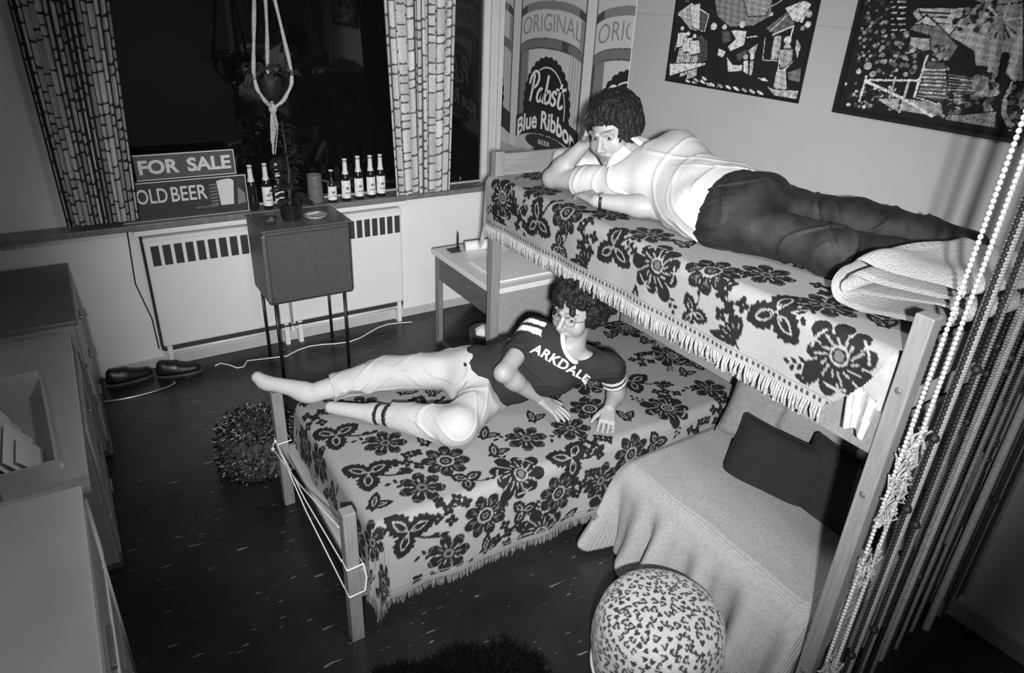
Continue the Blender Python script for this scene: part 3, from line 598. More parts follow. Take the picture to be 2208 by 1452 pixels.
mb = MB(); mb.prism(outline, lambda x, y, d: (x, y, .002+d), .018); mb.build('hide', M['blackfur'], t)
def pl(r):
    i = r.randrange(72); k = math.sqrt(r.random())*1.0; x, y = outline[i]; return (x*k, y*k, .015), (x*.6*k+r.uniform(-.3, .3), y*.6*k+r.uniform(-.3, .3), .25+.5*(1-k)), r.uniform(.03, .055)
tufts('fur', 9000, pl, M['blackfur'], t, 3)
M['tweed'] = mat('speckled_tweed', .03, .9, noise=.95, nscale=55, bump=.9, bscale=70, detail=1.5)
M['tweedlight'] = mat('pale_tweed_yarn', .22, .9, noise=.5, nscale=30)
t = thing('tweed_hassock', 'dark speckled shaggy hassock behind the foot of the low bed', 'hassock', (.545, 3.20, 0))
mb = MB(); mb.lathe([(.17, .0), (.20, .03), (.205, .12), (.195, .20), (.17, .235), (.10, .25), (.02, .252)], n=28); mb.build('body', M['tweed'], t, smooth=True)
def ph(r):
    a = r.uniform(0, 2*PI); z = r.uniform(.01, .25); rad = .2 if z < .19 else .2-(z-.19)*1.2; 
    if r.random() < .35: rad *= math.sqrt(r.random()); z = .25
    return (rad*math.cos(a), rad*math.sin(a), z), (math.cos(a)+r.uniform(-1, 1), math.sin(a)+r.uniform(-1, 1), r.uniform(-.6, 1)), r.uniform(.012, .028)
tufts('light_yarn', 900, ph, M['tweedlight'], t, 8, .0035); tufts('dark_yarn', 1600, ph, M['blackfur'], t, 9, .004)
# pair of shoes
def shoe(label, x, y, rz):
    t = thing('leather_shoe', label, 'shoe', (x, y, 0), rz, 'pair of dark shoes')
    n = 24; P = np.zeros((n, 18, 3)); 
    for i in range(n):
        s = i/(n-1); L = .27*(s-.5); wd = .038+.014*math.sin(s*PI*1.1) - .012*(s < .35)*(.35-s); ht = .045+.055*max(0, 1-s*1.9)**.6+.018*math.exp(-((s-.5)/.18)**2); end = min(1, math.sqrt(max(0, 1-(2*s-1)**8))+.05)
        for j in range(18):
            a = 2*PI*j/18; P[i, j] = (L, wd*end*math.cos(a), max(.022, .022+ht*end*math.sin(a) if math.sin(a) > 0 else .022))
    grid_obj('upper', P.transpose(1, 0, 2), M['black'], t, closed_u=True)
    ol = [(.138*math.cos(a), (.046 if math.cos(a) > 0 else .036)*math.sin(a)) for a in np.linspace(0, 2*PI, 28, endpoint=False)]
    MB().prism(ol, lambda x, y, d: (x, y, d), .022).build('sole', M['ddark'], t)
    for k in range(3): MB().tube([(-.01+.022*k, -.02, .085-.008*k), (-.01+.022*k, 0, .093-.008*k), (-.01+.022*k, .02, .085-.008*k)], .003, 5).build('lace', M['dark'], t)
    MB().lathe([(.026, 0), (.024, .003)], (-.085, 0, .097), 14).build('opening', M['slot'], t)
shoe('black shoe on the floor nearest the left wall heater', .055, 4.44, math.radians(6)); shoe('black shoe on the floor next to the heater pipe', .335, 4.39, math.radians(-8))
tag(MB().tube([(.05+.30*math.cos(a)*.8, 4.28+.07*math.sin(a), .006) for a in np.linspace(3.6, 6.6, 20)], .007, 6).build('loose_cable', M['chrome'], smooth=True), 'pale bent cable on the floor before the black shoes', 'cable')

# ------------------------------------------------------------------ cabinet on thin legs and what stands on it
t = thing('leg_cabinet', 'dark square cabinet on thin black legs in front of the heaters', 'cabinet', (1.14, 4.02, 0))
MB().rbox(-.27, .27, 0.0, .38, .515, .985, .018).build('body', M['dark'], t, smooth=False)
MB().rbox(-.272, -.250, -.006, .01, .54, .965, .005).build('edge_highlight', M['metal'], t); MB().rbox(-.245, .255, -.004, .004, .535, .955, .003).build('front_panel', mat('grey_brown_panel', .075, .5, noise=.2, nscale=80), t)  # bright strip stands in for the highlight along the rounded left edge
MB().rbox(-.275, .275, -.004, .385, .985, .995, .004).build('top', M['ddark'], t)
for x in (-.235, .205):
    for y in (.015, .345): MB().tube([(x, y, .52), (x*1.0, y, 0.0)], .010, 8).build('leg', M['black'], t, smooth=True)
for y in (.015, .345): MB().tube([(-.235, y, .20), (.205, y, .20)], .006, 6).build('leg_brace', M['black'], t)
t = thing('glass_ashtray', 'shallow glass ashtray on the dark cabinet', 'ashtray', (1.24, 4.17, .996))
MB().lathe([(.055, 0), (.075, .022), (.066, .022), (.05, .008), (.001, .008)], n=24).build('dish', mat('smoked_glass', .3, .1, spec=.8), t, smooth=True); MB().tube([(-.05, 0, .024), (.03, .02, .026)], .004, 6).build('cigarette', M['paper'], t)
M['leafdark'] = mat('dark_leaf', .035, .5, noise=.5, nscale=20)
M['leafmid'] = mat('grey_leaf', .085, .45, noise=.4, nscale=20)
def leaves(name, spots, m, parent):
    for (p, d, L, W) in spots:
        p = Vector(p); S, U, D = rotm(d); mb = MB(); n = 5; vs = []; fs = []
        for i in range(n+1):
            s = i/n; wq = W*math.sin(PI*min(1, s*.93+.06))**.8; drop = -L*.35*s*s; c = p+D*(L*s)+Vector((0, 0, drop))
            vs += [c-S*wq+U*wq*.25, c, c+S*wq+U*wq*.25]
        for i in range(n): fs += [(i*3, i*3+1, i*3+4, i*3+3), (i*3+1, i*3+2, i*3+5, i*3+4)]
        mb.add(vs, fs); mb.build(name, m, parent, smooth=True)
t = thing('tall_potted_plant', 'tall dark leafy plant in a black pot on the dark cabinet', 'plant', (1.10, 4.20, .996))
MB().lathe([(.055, 0), (.07, .10), (.075, .105), (.068, .10), (.001, .09)], n=20).build('pot', M['black'], t, smooth=False)
MB().tube([(0, 0, .09), (.015, 0, .3), (.0, 0, .58)], [.012, .009, .005], 6).build('stem', M['leafdark'], t)
r = random.Random(4); sp = []
for i in range(90):
    i = i*44/90; a = r.uniform(0, 2*PI); z = .08+.50*i/44; sp.append(((.012*math.cos(a), .012*math.sin(a), z), (math.cos(a), math.sin(a), .3), r.uniform(.08, .14)*(1.1-.5*i/44), r.uniform(.02, .036)))
leaves('leaf', sp, M['leafdark'], t)
t = thing('small_bowl', 'small dark bowl at the left end of the dark cabinet top', 'bowl', (.96, 4.16, .996)); MB().lathe([(.03, 0), (.05, .035), (.046, .036), (.028, .008), (.001, .008)], n=20).build('bowl_shell', M['dark'], t, smooth=True); MB().ball((0.01, 0, .026), (.016, .016, .012)).build('pebble', M['chrome'], t)
# hanging planter
M['rope'] = mat('macrame_rope', .42, .9, noise=.3, nscale=80, bump=.5, bscale=120)
HX, HY = 1.045, 4.15
t = thing('hanging_planter', 'potted plant hanging in a macrame rope hanger before the window', 'planter', (HX, HY, 1.66))
ring = Vector((.06, 0, 1.0))
for k, (dx, dy) in enumerate(((-.10, -.05), (.115, -.06), (.02, .10))):
    pts = [(.03+dx*.12, dy*.1, .72), (dx*.55+.02, dy*.6, .42), (dx*.95, dy, .20), (dx*.9, dy*.9, .13), (dx*.5, dy*.5, .045), (0, 0, 0)]
    if k == 0: pts = [(-.035, .0, 1.05), (-.035, -.02, .6), (-.075, -.05, .35), (-.10, -.07, .20), (-.095, -.08, .12), (-.05, -.05, .05), (0, 0, 0)]
    P2 = []
    for i in range(len(pts)-1):
        for s in range(4): P2.append(Vector(pts[i]).lerp(Vector(pts[i+1]), s/4))
    P2.append(Vector(pts[-1])); P2 = [p if i in (0, len(P2)-1) else (P2[i-1]+p*2+P2[i+1])/4 for i, p in enumerate(P2)]
    MB().tube(P2, [.0105+.002*math.sin(i*1.3) for i in range(len(P2))], 8).build('rope', M['rope'], t, smooth=True)
MB().tube([(.03, 0, .70), (.033, 0, .9), (.035, 0, 1.05)], .011, 8).build('rope', M['rope'], t, smooth=True)
MB().ball((.032, 0, .715), (.022, .022, .028)).build('knot', M['rope'], t, smooth=True); MB().ball((0, 0, 0), (.024, .024, .03)).build('knot', M['rope'], t, smooth=True)
mb = MB(); r = random.Random(3)
for i in range(26):
    a = 2*PI*i/26; q = .012*r.random()**.5; mb.tube([(q*math.cos(a), q*math.sin(a), -.01), (q*2.0*math.cos(a), q*2.0*math.sin(a), -.09), (q*.8*math.cos(a)-.02, q*.8*math.sin(a), -.15-.12*r.random()**2)], .0022, 4)
mb.build('tassel', M['rope'], t)
MB().lathe([(.035, .045), (.055, .08), (.068, .16), (.066, .18), (.06, .17), (.001, .165)], n=22).build('pot', mat('dark_glazed_pot', .012, .5), t, smooth=True)
sp = []; r = random.Random(12)
for i in range(46):
    a = r.uniform(0, 2*PI); rad = r.uniform(.03, .22); sp.append(((rad*.5*math.cos(a), rad*.5*math.sin(a), .17+.06*r.random()), (math.cos(a), math.sin(a), r.uniform(-.1, .5)), r.uniform(.06, .12), r.uniform(.018, .03)))
leaves('leaf', sp, M['leafmid'], t)

# ------------------------------------------------------------------ desk behind the bunk
t = thing('white_top_desk', 'wooden desk with a white top behind the bunk', 'desk', (1.95, 3.17, 0))
MB().rbox(-.01, .845, -.01, .80, .715, .75, .006).build('top', M['white'], t)
MB().box(0, .03, .70, .76, 0, .715).build('leg', M['wood'], t, bevel=.004); MB().box(0, .03, .0, .07, 0, .715).build('leg', M['ddark'], t, bevel=.004)
MB().box(0.0, .025, .07, .70, .56, .715).build('side_apron', M['ddark'], t); MB().box(0, .025, .07, .70, .04, .10).build('side_stretcher', M['ddark'], t)
MB().box(.03, .83, .01, .03, .14, .715).build('front_panel', M['dwood'], t, bevel=.003); MB().box(.45, .83, .04, .76, .08, .70).build('drawer_unit', M['ddark'], t)
for x in (.80,):
    for y in (.0, .70): MB().box(x, x+.03, y, y+.06, 0, .715).build('leg', M['ddark'], t, bevel=.004)
tag(MB().rbox(2.04, 2.55, 3.24, 3.62, .751, .763, .003).build('paper_pad', M['paper']), 'large white paper pad lying on the white desk top', 'paper')
t = thing('paper_roll', 'white rolled paper on the desk against the window wall', 'paper', (2.30, 3.80, .751)); MB().tube([(-.18, .02, .035), (.25, -.02, .035)], .034, 16).build('roll', M['paper'], t, smooth=True)
t = thing('desk_pen', 'small dark pen standing at the back edge of the white desk', 'pen', (2.10, 3.89, .751)); MB().lathe([(.016, 0), (.016, .012), (.008, .016), (.006, .10), (.002, .12)], n=10).build('barrel', M['black'], t)
tag(MB().box(2.02, 2.09, 3.82, 3.90, .751, .760).build('note_block', M['dark']), 'little dark note block at the far left corner of the white desk', 'note block')
t = thing('desk_wastebin', 'dark bin in the open knee space of the desk', 'bin', (2.12, 3.52, 0)); MB().lathe([(.09, 0), (.115, .30), (.108, .30), (.085, .01)], n=20).build('bucket', M['dark'], t, smooth=True); MB().ball((0.0, 0, .28), (.08, .08, .05), 8, 5).build('crumpled_paper', M['paper'], t)

# ------------------------------------------------------------------ furniture along the left side
t = thing('far_dresser', 'grey dresser in the far left corner under the window sill', 'dresser', (-.72, 3.64, 0))
MB().rbox(0, .585, 0, .86, .03, .775, .006).build('body', M['dwood'], t); MB().rbox(-.01, .60, -.015, .87, .775, .80, .005).build('top', mat('dark_dresser_top', .13, .4, noise=.1), t)
MB().box(.06, .612, .0, .85, 0, .03).build('plinth', M['ddark'], t)
for i in range(3):
    d = MB().rbox(.585, .603, .03, .83, .07+.235*i, .285+.235*i, .004).build('drawer', M['dwood'], t); MB().rbox(.603, .618, .38, .48, .17+.235*i, .185+.235*i, .003).build('handle', M['metal'], d)
t = thing('writing_desk', 'grey writing desk at the left edge with a drawer pedestal', 'desk', (-.86, 2.30, 0))
MB().rbox(0, .70, 0, 1.32, .72, .75, .006).build('top', M['desktop'], t); MB().rbox(.02, .70, .43, 1.22, .03, .72, .006).build('pedestal', M['dwood'], t); MB().box(.10, .71, .44, 1.21, 0, .03).build('plinth', M['ddark'], t)
for i in range(3):
    d = MB().rbox(.70, .714, .46, 1.19, .06+.22*i, .26+.22*i, .004).build('drawer', M['dwood'], t); MB().rbox(.714, .728, .78, .88, .15+.22*i, .165+.22*i, .003).build('handle', M['metal'], d)
MB().box(.05, .09, .03, .07, 0, .72).build('leg', M['ddark'], t); MB().box(.62, .66, .03, .07, 0, .72).build('leg', M['ddark'], t)
t = thing('record_box', 'open cardboard box of papers and plates on the writing desk', 'box', (-.325, 2.61, .751), math.radians(3))
for a, bb, nm in (((-.09, -.083), (-.27, .40), 'side_panel'), ((.073, .08), (-.27, .40), 'side_panel')): MB().box(a[0], a[1], bb[0], bb[1], 0, .17 if a[0] < 0 else .09).build(nm, M['desktop'], t)
for y in (-.27, .393): MB().box(-.083, .073, y, y+.007, 0, .10 if y < 0 else .12).build('end_panel', M['desktop'], t)
MB().box(-.083, .073, -.263, .393, 0, .006).build('bottom', M['desktop'], t)
for i in range(4): tag(MB().rbox(-.002, .002, -.23+.01*i, .23-.09*i, 0, .135-.012*i, .001, Matrix.Translation((-.385+.034*i, 2.62, .764)) @ Matrix.Rotation(math.radians(-24-6*i), 4, 'Y')).build('record_sleeve', M['white'] if i % 2 else M['paper']), ['white record sleeve standing first in the box on the desk', 'white record sleeve standing second in the box on the desk', 'white record sleeve standing third in the box on the desk', 'white record sleeve standing last in the box on the desk'][i], 'record sleeve', 'record sleeves in the box')
t = thing('white_saucer', 'white saucer lying at the near end of the open box', 'saucer', (-.275, 2.43, .762)); MB().lathe([(.02, 0), (.05, .012), (.047, .014), (.02, .004), (.001, .004)], n=24).build('dish', M['white'], t, smooth=True)
t = thing('tall_dresser', 'tall grey dresser in the near left corner', 'dresser', (-.86, 1.0, 0))
MB().rbox(0, .69, 0, .94, .03, .975, .006).build('body', M['dwood'], t); MB().rbox(-.01, .705, -.012, .945, .975, 1.0, .005).build('top', M['desktop'], t); MB().box(.05, .68, .02, .92, 0, .03).build('plinth', M['ddark'], t)
for i in range(4):
    d = MB().rbox(.69, .703, .03, .91, .06+.225*i, .265+.225*i, .004).build('drawer', M['dwood'], t); MB().rbox(.703, .716, .40, .54, .155+.225*i, .17+.225*i, .003).build('handle', M['metal'], d)
t = thing('folding_stand', 'folded tubular metal stand leaning beside the tall dresser', 'stand', (-.135, 2.0, 0))
MB().tube([(-.055, .32, .68), (-.03, 0, .70), (-.028, -.55, .70)], .012, 8).build('rail', M['white'], t, smooth=True)
MB().tube([(-.03, 0, .70), (-.04, .12, .02)], .009, 8).build('leg', M['white'], t, smooth=True); MB().tube([(-.026, -.45, .70), (-.03, .05, .02)], .006, 8).build('leg', M['metal'], t, smooth=True)
MB().tube([(-.04, .12, .012), (-.03, .05, .012)], .006, 8).build('foot', M['black'], t)
# ------------------------------------------------------------------ lettering helpers
def text_geo(s, bold=0.0, shear=0.0, spacing=1.0):
    cu = bpy.data.curves.new('t', 'FONT'); cu.body = s; cu.size = 1.0; cu.offset = bold; cu.shear = shear; cu.space_character = spacing; cu.resolution_u = 4
    ob = bpy.data.objects.new('t', cu); COL.objects.link(ob); dg = bpy.context.evaluated_depsgraph_get(); me = bpy.data.meshes.new_from_object(ob.evaluated_get(dg))
    vs = [(v.co.x, v.co.y) for v in me.vertices]; fs = [list(p.vertices) for p in me.polygons]
    bpy.data.objects.remove(ob); bpy.data.curves.remove(cu); bpy.data.meshes.remove(me)
    x0 = min(v[0] for v in vs); x1 = max(v[0] for v in vs); y0 = min(v[1] for v in vs); y1 = max(v[1] for v in vs)
    return [((x-x0)/(x1-x0), (y-y0)/(y1-y0)) for x, y in vs], fs
def text_obj(s, f3, m, parent, name='lettering', **k):
    vs, fs = text_geo(s, **k); mb = MB(); mb.add([f3(x, y) for x, y in vs], fs); return mb.build(name, m, parent)
M['print_w'] = mat('white_print', .62, .6); M['print_d'] = mat('dark_print', .03, .6); M['print_g'] = mat('grey_print', .18, .6)
# ------------------------------------------------------------------ curtains
M['curtain'] = mat('brick_print_curtain', .4, .85, attr=True, noise=.12, nscale=60, bump=.2, bscale=200, spec=.1)
def curtain(label, xa0, xa1, xb0, xb1, z0, z1, yc, folds, lit, seed):
    t = thing('pleated_curtain', label, 'curtain', ((xa0+xa1)/2, yc, z0), group='curtains at the window'); nu, nv = 250, 330
    u = np.linspace(0, 1, nu); v = np.linspace(0, 1, nv); U, V = np.meshgrid(u, v, indexing='ij')
    left = xa0+(xb0-xa0)*V; right = xa1+(xb1-xa1)*V; ph = U*2*PI*folds; amp = .032*(1-.25*V)
    X = left+(right-left)*(U+.010*np.sin(ph*2)); Y = yc+amp*np.sin(ph)+.006*np.sin(ph*2.7+V*3); Z = z0+(z1-z0)*V-.012*np.sin(ph)*(1-V)
    # print: columns of rounded bars of differing length
    r = np.random.default_rng(seed); ncol = int(folds*2.4); cu = U*ncol; ci = np.floor(cu).astype(int).clip(0, ncol-1); fx = (cu-ci-.5)*2; C = np.full(U.shape, .045 if lit > .6 else .09)
    H = (z1-z0)*V
    for k in range(ncol):
        zz = -r.uniform(0, .1); m_ = ci == k; wcol = r.uniform(.5, .82) if lit > .6 else r.uniform(.78, .98)
        while zz < z1-z0:
            Lb = r.choice([.05, .055, .07, .12, .16]); sel = m_ & (H > zz) & (H < zz+Lb-.009); q = np.abs((H-zz-Lb/2)/(Lb/2)); 
            inside = (np.abs(fx) < wcol) & ((q < 1-.03/Lb) | ((np.abs(fx)/wcol)**2+((q-(1-.03/Lb))/(.03/Lb))**2 < 1)); C = np.where(sel & inside, lit*r.uniform(.8, 1.1), C); zz += Lb
    P = np.stack([X-(xa0+xa1)/2, Y-yc, Z-z0], -1); grid_obj('cloth', P, M['curtain'], t, C)
    MB().tube([(xb0-(xa0+xa1)/2-.03, .05, z1-z0-.01), (xb1-(xa0+xa1)/2+.03, .05, z1-z0-.01)], .012, 8).build('rail', M['metal'], t)
curtain('pleated printed curtain left of the beer signs', -.075, .285, -.09, .37, 1.035, 2.45, 4.40, 7, .62, 2)
curtain('pleated printed curtain right of the bottles', 1.885, 2.295, 1.83, 2.345, 1.012, 2.45, 4.385, 7, .58, 3)
# ------------------------------------------------------------------ signs on the sill
M['signdark'] = mat('dark_sign_board', .035, .4, noise=.2, nscale=30); M['signgrey'] = mat('grey_sign_board', .075, .4, noise=.15, nscale=30)
t = thing('for_sale_sign', 'grey sign reading FOR SALE standing on the beer sign', 'sign', (.60, 4.475, 1.236))
MB().rbox(-.285, .265, 0, .012, 0, .15, .003).build('board', M['signgrey'], t)
fr = MB(); fr.box(-.285, .265, -.003, .0, .143, .149); fr.box(-.285, .265, -.003, 0, .001, .006); fr.box(.260, .265, -.003, 0, .006, .143); fr.build('border', M['print_w'], t)
text_obj('FOR', lambda x, y: (-.265+x*.215, -.002, .035+y*.083), M['print_w'], t, bold=.035); text_obj('SALE', lambda x, y: (-.005+x*.245, -.002, .035+y*.083), M['print_w'], t, bold=.035)
t = thing('cold_beer_sign', 'dark sign reading COLD BEER with a beer glass on the sill', 'sign', (.55, 4.465, .998))
MB().rbox(-.35, .365, 0, .028, 0, .235, .004).build('board', M['signdark'], t)
fr = MB(); fr.box(-.35, .365, -.003, .0, .226, .231); fr.box(.359, .363, -.003, 0, .004, .226); fr.box(-.35, .365, -.003, 0, .002, .005); fr.build('border', M['print_w'], t)
text_obj('COLD', lambda x, y: (-.315+x*.225, -.002, .105+y*.088), M['print_w'], t, bold=.012); text_obj('BEER', lambda x, y: (-.07+x*.20, -.002, .105+y*.088), M['print_w'], t, bold=.012)
gl = MB(); gl.prism([(.20, .055), (.275, .055), (.29, .20), (.27, .215), (.22, .212), (.19, .205)], lambda x, y, d: (x, -.001-d, y), .002); gl.build('glass_picture', M['print_w'], t)
gl = MB(); 
for i in range(7): gl.prism([(.145, .06+.02*i), (.19, .063+.02*i), (.19, .072+.02*i), (.145, .067+.02*i)], lambda x, y, d: (x, -.001-d, y), .001)
for i in range(9): gl.prism([(.05+.015*i, .05), (.06+.015*i, .05), (.06+.015*i, .058+.004*(i % 3)), (.05+.015*i, .058)], lambda x, y, d: (x, -.001-d, y), .001)
gl.build('small_print', M['print_g'], t)
gl = MB(); gl.prism([(.30, .05), (.35, .06), (.345, .12), (.31, .16)], lambda x, y, d: (x, -.001-d, y), .001); gl.build('hop_picture', M['print_g'], t)
# ------------------------------------------------------------------ bottles on the sill
M['brown_glass'] = mat('dark_bottle_glass', .012, .08, spec=.7); M['foil'] = mat('pale_foil', .62, .5); M['label'] = mat('white_paper_label', .72, .6, noise=.2, nscale=50)
def bottle(x, y, h, label, foil, lab, rz=0.0):
    t = thing('beer_bottle', label, 'bottle', (x, y, .998), rz, 'bottles on the window sill'); r = .031
    MB().lathe([(r*.9, 0), (r, .006), (r, h*.52), (r*.85, h*.60), (r*.45, h*.72), (r*.38, h*.90), (r*.45, h*.92), (r*.45, h*.955), (r*.38, h*.96)], n=18).build('glass_body', M['brown_glass'], t, smooth=True)
    MB().lathe([(r*.47, h*.955), (r*.5, h*.96), (r*.5, h*.99), (r*.42, h)], n=14).build('cap', M['foil'], t, smooth=True)
    if foil: MB().lathe([(r*.72, h*.64), (r*.52, h*.73), (r*.45, h*.94)], n=16, caps=False).build('neck_foil', M['foil'], t, smooth=True)
    if lab:
        n = 12; P = np.array([[(r*1.012*math.cos(a), r*1.012*math.sin(a), z) for z in (h*.08, h*.30, h*.50)] for a in np.linspace(-PI*.98, -PI*.02, n)]); lo_ = grid_obj('paper_label', P, M['label'], t)
        MB().ball((0, -r*1.015, h*.32), (.012, .001, .010), 10, 6).build('emblem', M['print_g'], lo_); MB().box(-.017, .017, -r*1.0-.001, -r*.9, h*.20, h*.215).build('print_line', M['print_d'], lo_)
BT = [(.945, 4.475, .285, 'foil-necked bottle nearest the beer sign', 1, 0), (1.035, 4.47, .29, 'bottle with pale foil neck and white label left of the tall plant', 1, 1), (1.115, 4.485, .28, 'bottle half hidden behind the tall plant', 1, 1),
      (1.455, 4.465, .215, 'shortest bottle with wide white label right of the tall plant', 0, 1), (1.548, 4.452, .283, 'foil-necked bottle second right of the plant', 1, 1), (1.642, 4.462, .292, 'foil-necked bottle third right of the plant', 1, 1), (1.733, 4.472, .288, 'foil-necked bottle fourth right of the plant', 1, 1), (1.808, 4.478, .288, 'foil-necked bottle touching the right curtain', 1, 1)]
for a in BT: bottle(a[0], a[1], a[2], a[3], a[4], a[5])
t = thing('grey_stein', 'grey stoneware mug on the sill behind the tall plant', 'mug', (1.345, 4.475, .998)); MB().lathe([(.045, 0), (.052, .02), (.047, .17), (.05, .19), (.044, .19), (.04, .02)], n=20).build('mug_body', mat('grey_stoneware', .12, .5, noise=.2, nscale=25), t, smooth=True); MB().tube([(.045, -.01, .15), (.085, -.015, .14), (.085, -.015, .06), (.048, -.01, .05)], .008, 8).build('handle', M['dark'], t, smooth=True)

# ------------------------------------------------------------------ prints on the right wall
M['poster'] = mat('printed_sheet', .5, .6, attr=True, spec=.3); M['velvet'] = mat('velvet_tapestry', .3, .9, attr=True, noise=.15, nscale=150, spec=.15, bump=.15, bscale=300)
def wall_sheet(name, label, cat, yl, w, z0, h, step, base, paint, thick, m, frame=None):
    t = thing(name, label, cat, (XR-thick, yl, z0)); nu, nv = int(w/step)+1, int(h/step)+1
    U, V = np.meshgrid(np.linspace(0, w, nu), np.linspace(0, h, nv), indexing='ij'); c = Canvas(U, V, base); paint(c)
    P = np.stack([np.full(U.shape, -.001), -U, V], -1); grid_obj('printed_face', P, m, t, c.out(), smooth=False)
    MB().box(0, thick-.001, -w, 0, 0, h).build('backing', M['paper'] if m is M['poster'] else M['black'], t)
    if frame:
        for nm, (a, b_, z_, z1_) in dict(top=(-w-frame, frame, h, h+frame), bottom=(-w-frame, frame, -frame, 0), left=(0, frame, 0, h), right=(-w-frame, -w, 0, h)).items(): MB().box(-.006, thick-.001, a, b_, z_, z1_).build('border_strip', M['black'], t)
    return t
Y0B, WB, Z0B, HB = 4.535, 1.363, 1.30, 1.25
def can(c, yc):
    uc = Y0B-yc; R = .362
    def zz(u, z): return z-Z0B-.088*(1-np.sqrt(np.clip(1-((u-uc)/R)**2, 0, 1)))
    i = np.nonzero(np.abs(c.U-uc) < R)[0]; u = c.U[i]; v = c.V[i]; x = (u-uc)/R; drop = .088*(1-np.sqrt(np.clip(1-x*x, 0, 1))); z = v+Z0B+drop; val = np.full(len(i), .42)
    val = np.where(z > 2.36, .58, val); val = np.where((z > 2.275) & (z < 2.36), .40, val); val = np.where((z > 2.225) & (z < 2.275), np.where(np.abs(x) > .8, .05, .16), val)
    val = np.where((z > 1.998) & (z < 2.05), np.where((x > .35) & (x < .55), .05, .13), val); val = np.where((np.abs(z-1.994) < .004) | (np.abs(z-2.053) < .003), .05, val)
    val = np.where((z < 1.994) & (x < -.68), .15, val); val = np.where((z < 1.994) & (x > .62), np.where((x*13 % 1) < .5, .27, .45), val); val = np.where((z > 2.06) & (z < 2.22) & (x > .86), .2, val)
    val = np.where(np.abs(x) > .965, .06, val); val = np.where((z < 1.994) & (x < -.92), .06, val); c.c[i] = val
    cx, cz = uc-.01, 1.615-Z0B
    for a in np.linspace(0, 2*PI, 30, endpoint=False): c.disc(cx+.245*math.cos(a), cz+.295*math.sin(a), .036, .036, .014)
    c.disc(cx, cz, .247, .297, .014)
    c.line([(cx+.215*math.cos(a), cz+.262*math.sin(a)) for a in np.linspace(-.35, 2.0, 26)], .009, .6)
    rb = []; rt_ = []
    for x in np.linspace(-.37, .37, 20): q = 1.455-.07*(x/.37)**2; rb.append((uc+x, q-.012-Z0B)); rt_.append((uc+x, q+.135-Z0B))
    c.poly(rb+rt_[::-1], .02); c.poly([(a, b_-.10) for a, b_ in rb]+rb[::-1], .42); c.disc(uc, 1.385-Z0B, .24, .055, .03)
t = wall_sheet('beer_can_poster', 'large poster sheet of upright beer cans behind the far end of the bunk', 'poster', Y0B, WB, Z0B, HB, .0045, .50, lambda c: [can(c, y) for y in (4.775, 3.96, 3.148)], .003, M['poster'])
def canmap(yc):
    uc = Y0B-yc
    def f(u, z):
        x = max(-.97, min(.97, u/.362)); return (-.003, -(uc+u), z-Z0B-.088*(1-math.sqrt(1-x*x)))
    return f
def clip_text(s, fx, fz, cm, m, maxu, **k):
    vs, fs = text_geo(s, **k); pts = [(fx(x), fz(x, y)) for x, y in vs]; fs = [f for f in fs if all(pts[i][0] < maxu for i in f)]; mb = MB(); mb.add([cm(u, z) for u, z in pts], fs); return mb.build('lettering', m, t)
PABST = {'P': ([[(.22, 0), (.30, .45), (.36, .95)], [(.02, .62), (.10, .86), (.34, 1.04), (.62, 1.0), (.74, .80), (.62, .58), (.36, .47)]], .72), 'a': ([[(.44, .40), (.28, .46), (.08, .30), (.06, .10), (.2, .0), (.38, .10), (.5, .44)], [(.5, .44), (.46, .12), (.56, .0), (.68, .06)]], .62),
         'b': ([[(.14, .95), (.10, .4), (.08, .05), (.26, -.02), (.46, .10), (.48, .32), (.32, .42), (.12, .30)]], .52), 's': ([[(.44, .38), (.28, .46), (.14, .38), (.2, .26), (.38, .18), (.36, .03), (.18, -.02), (.04, .06)]], .46), 't': ([[(.26, .80), (.18, .3), (.2, .04), (.36, -.04), (.54, .1)], [(-.12, .56), (.2, .56), (.62, .68)]], .5)}
def pabst(cm, maxu):
    mb = MB(); x0 = -.232
    for ch in 'Pabst':
        strokes, adv = PABST[ch]; k = .185
        for stk in strokes:
            P = [Vector((p[0]*k*.78+p[1]*k*.16, p[1]*k)) for p in stk]; Q = []
            for i in range(len(P)-1):
                p0, p1, p2, p3 = P[max(i-1, 0)], P[i], P[i+1], P[min(i+2, len(P)-1)]
                for j in range(5): s = j/5; Q.append(.5*((2*p1)+(p2-p0)*s+(2*p0-5*p1+4*p2-p3)*s*s+(-p0+3*p1-3*p2+p3)*s**3))
            Q.append(P[-1]); vs = []; n = len(Q)
            if max(q.x for q in Q)+x0 > maxu: continue
            for i, q in enumerate(Q):
                d = (Q[min(i+1, n-1)]-Q[max(i-1, 0)]).normalized(); nn = Vector((-d.y, d.x)); wq = .0105*(.8+.35*abs(d.y)); a = q+nn*wq; b_ = q-nn*wq
                vs += [cm(x0+a.x, 1.655+a.y), cm(x0+b_.x, 1.655+b_.y)]
            mb.add(vs, [(2*i, 2*i+1, 2*i+3, 2*i+2) for i in range(n-1)])
        x0 += adv*.185*.78
    mb.build('lettering', M['print_w'], t)
for yc, mx in ((3.96, .345), (3.148, -.03)):
    cm = canmap(yc); clip_text('ORIGINAL', lambda x: -.325+x*.65, lambda x, y: 2.095+y*.105, cm, M['print_g'], mx, bold=-.004); pabst(cm, mx)
    clip_text('Blue Ribbon', lambda x: -.345+x*.69, lambda x, y: 1.468+y*.122-.045*(2*x-1)**2+.01, cm, M['print_w'], mx, bold=.028); clip_text('BEER', lambda x: -.07+x*.14, lambda x, y: 1.375+y*.03, cm, M['print_w'], mx)
cm = canmap(4.775)
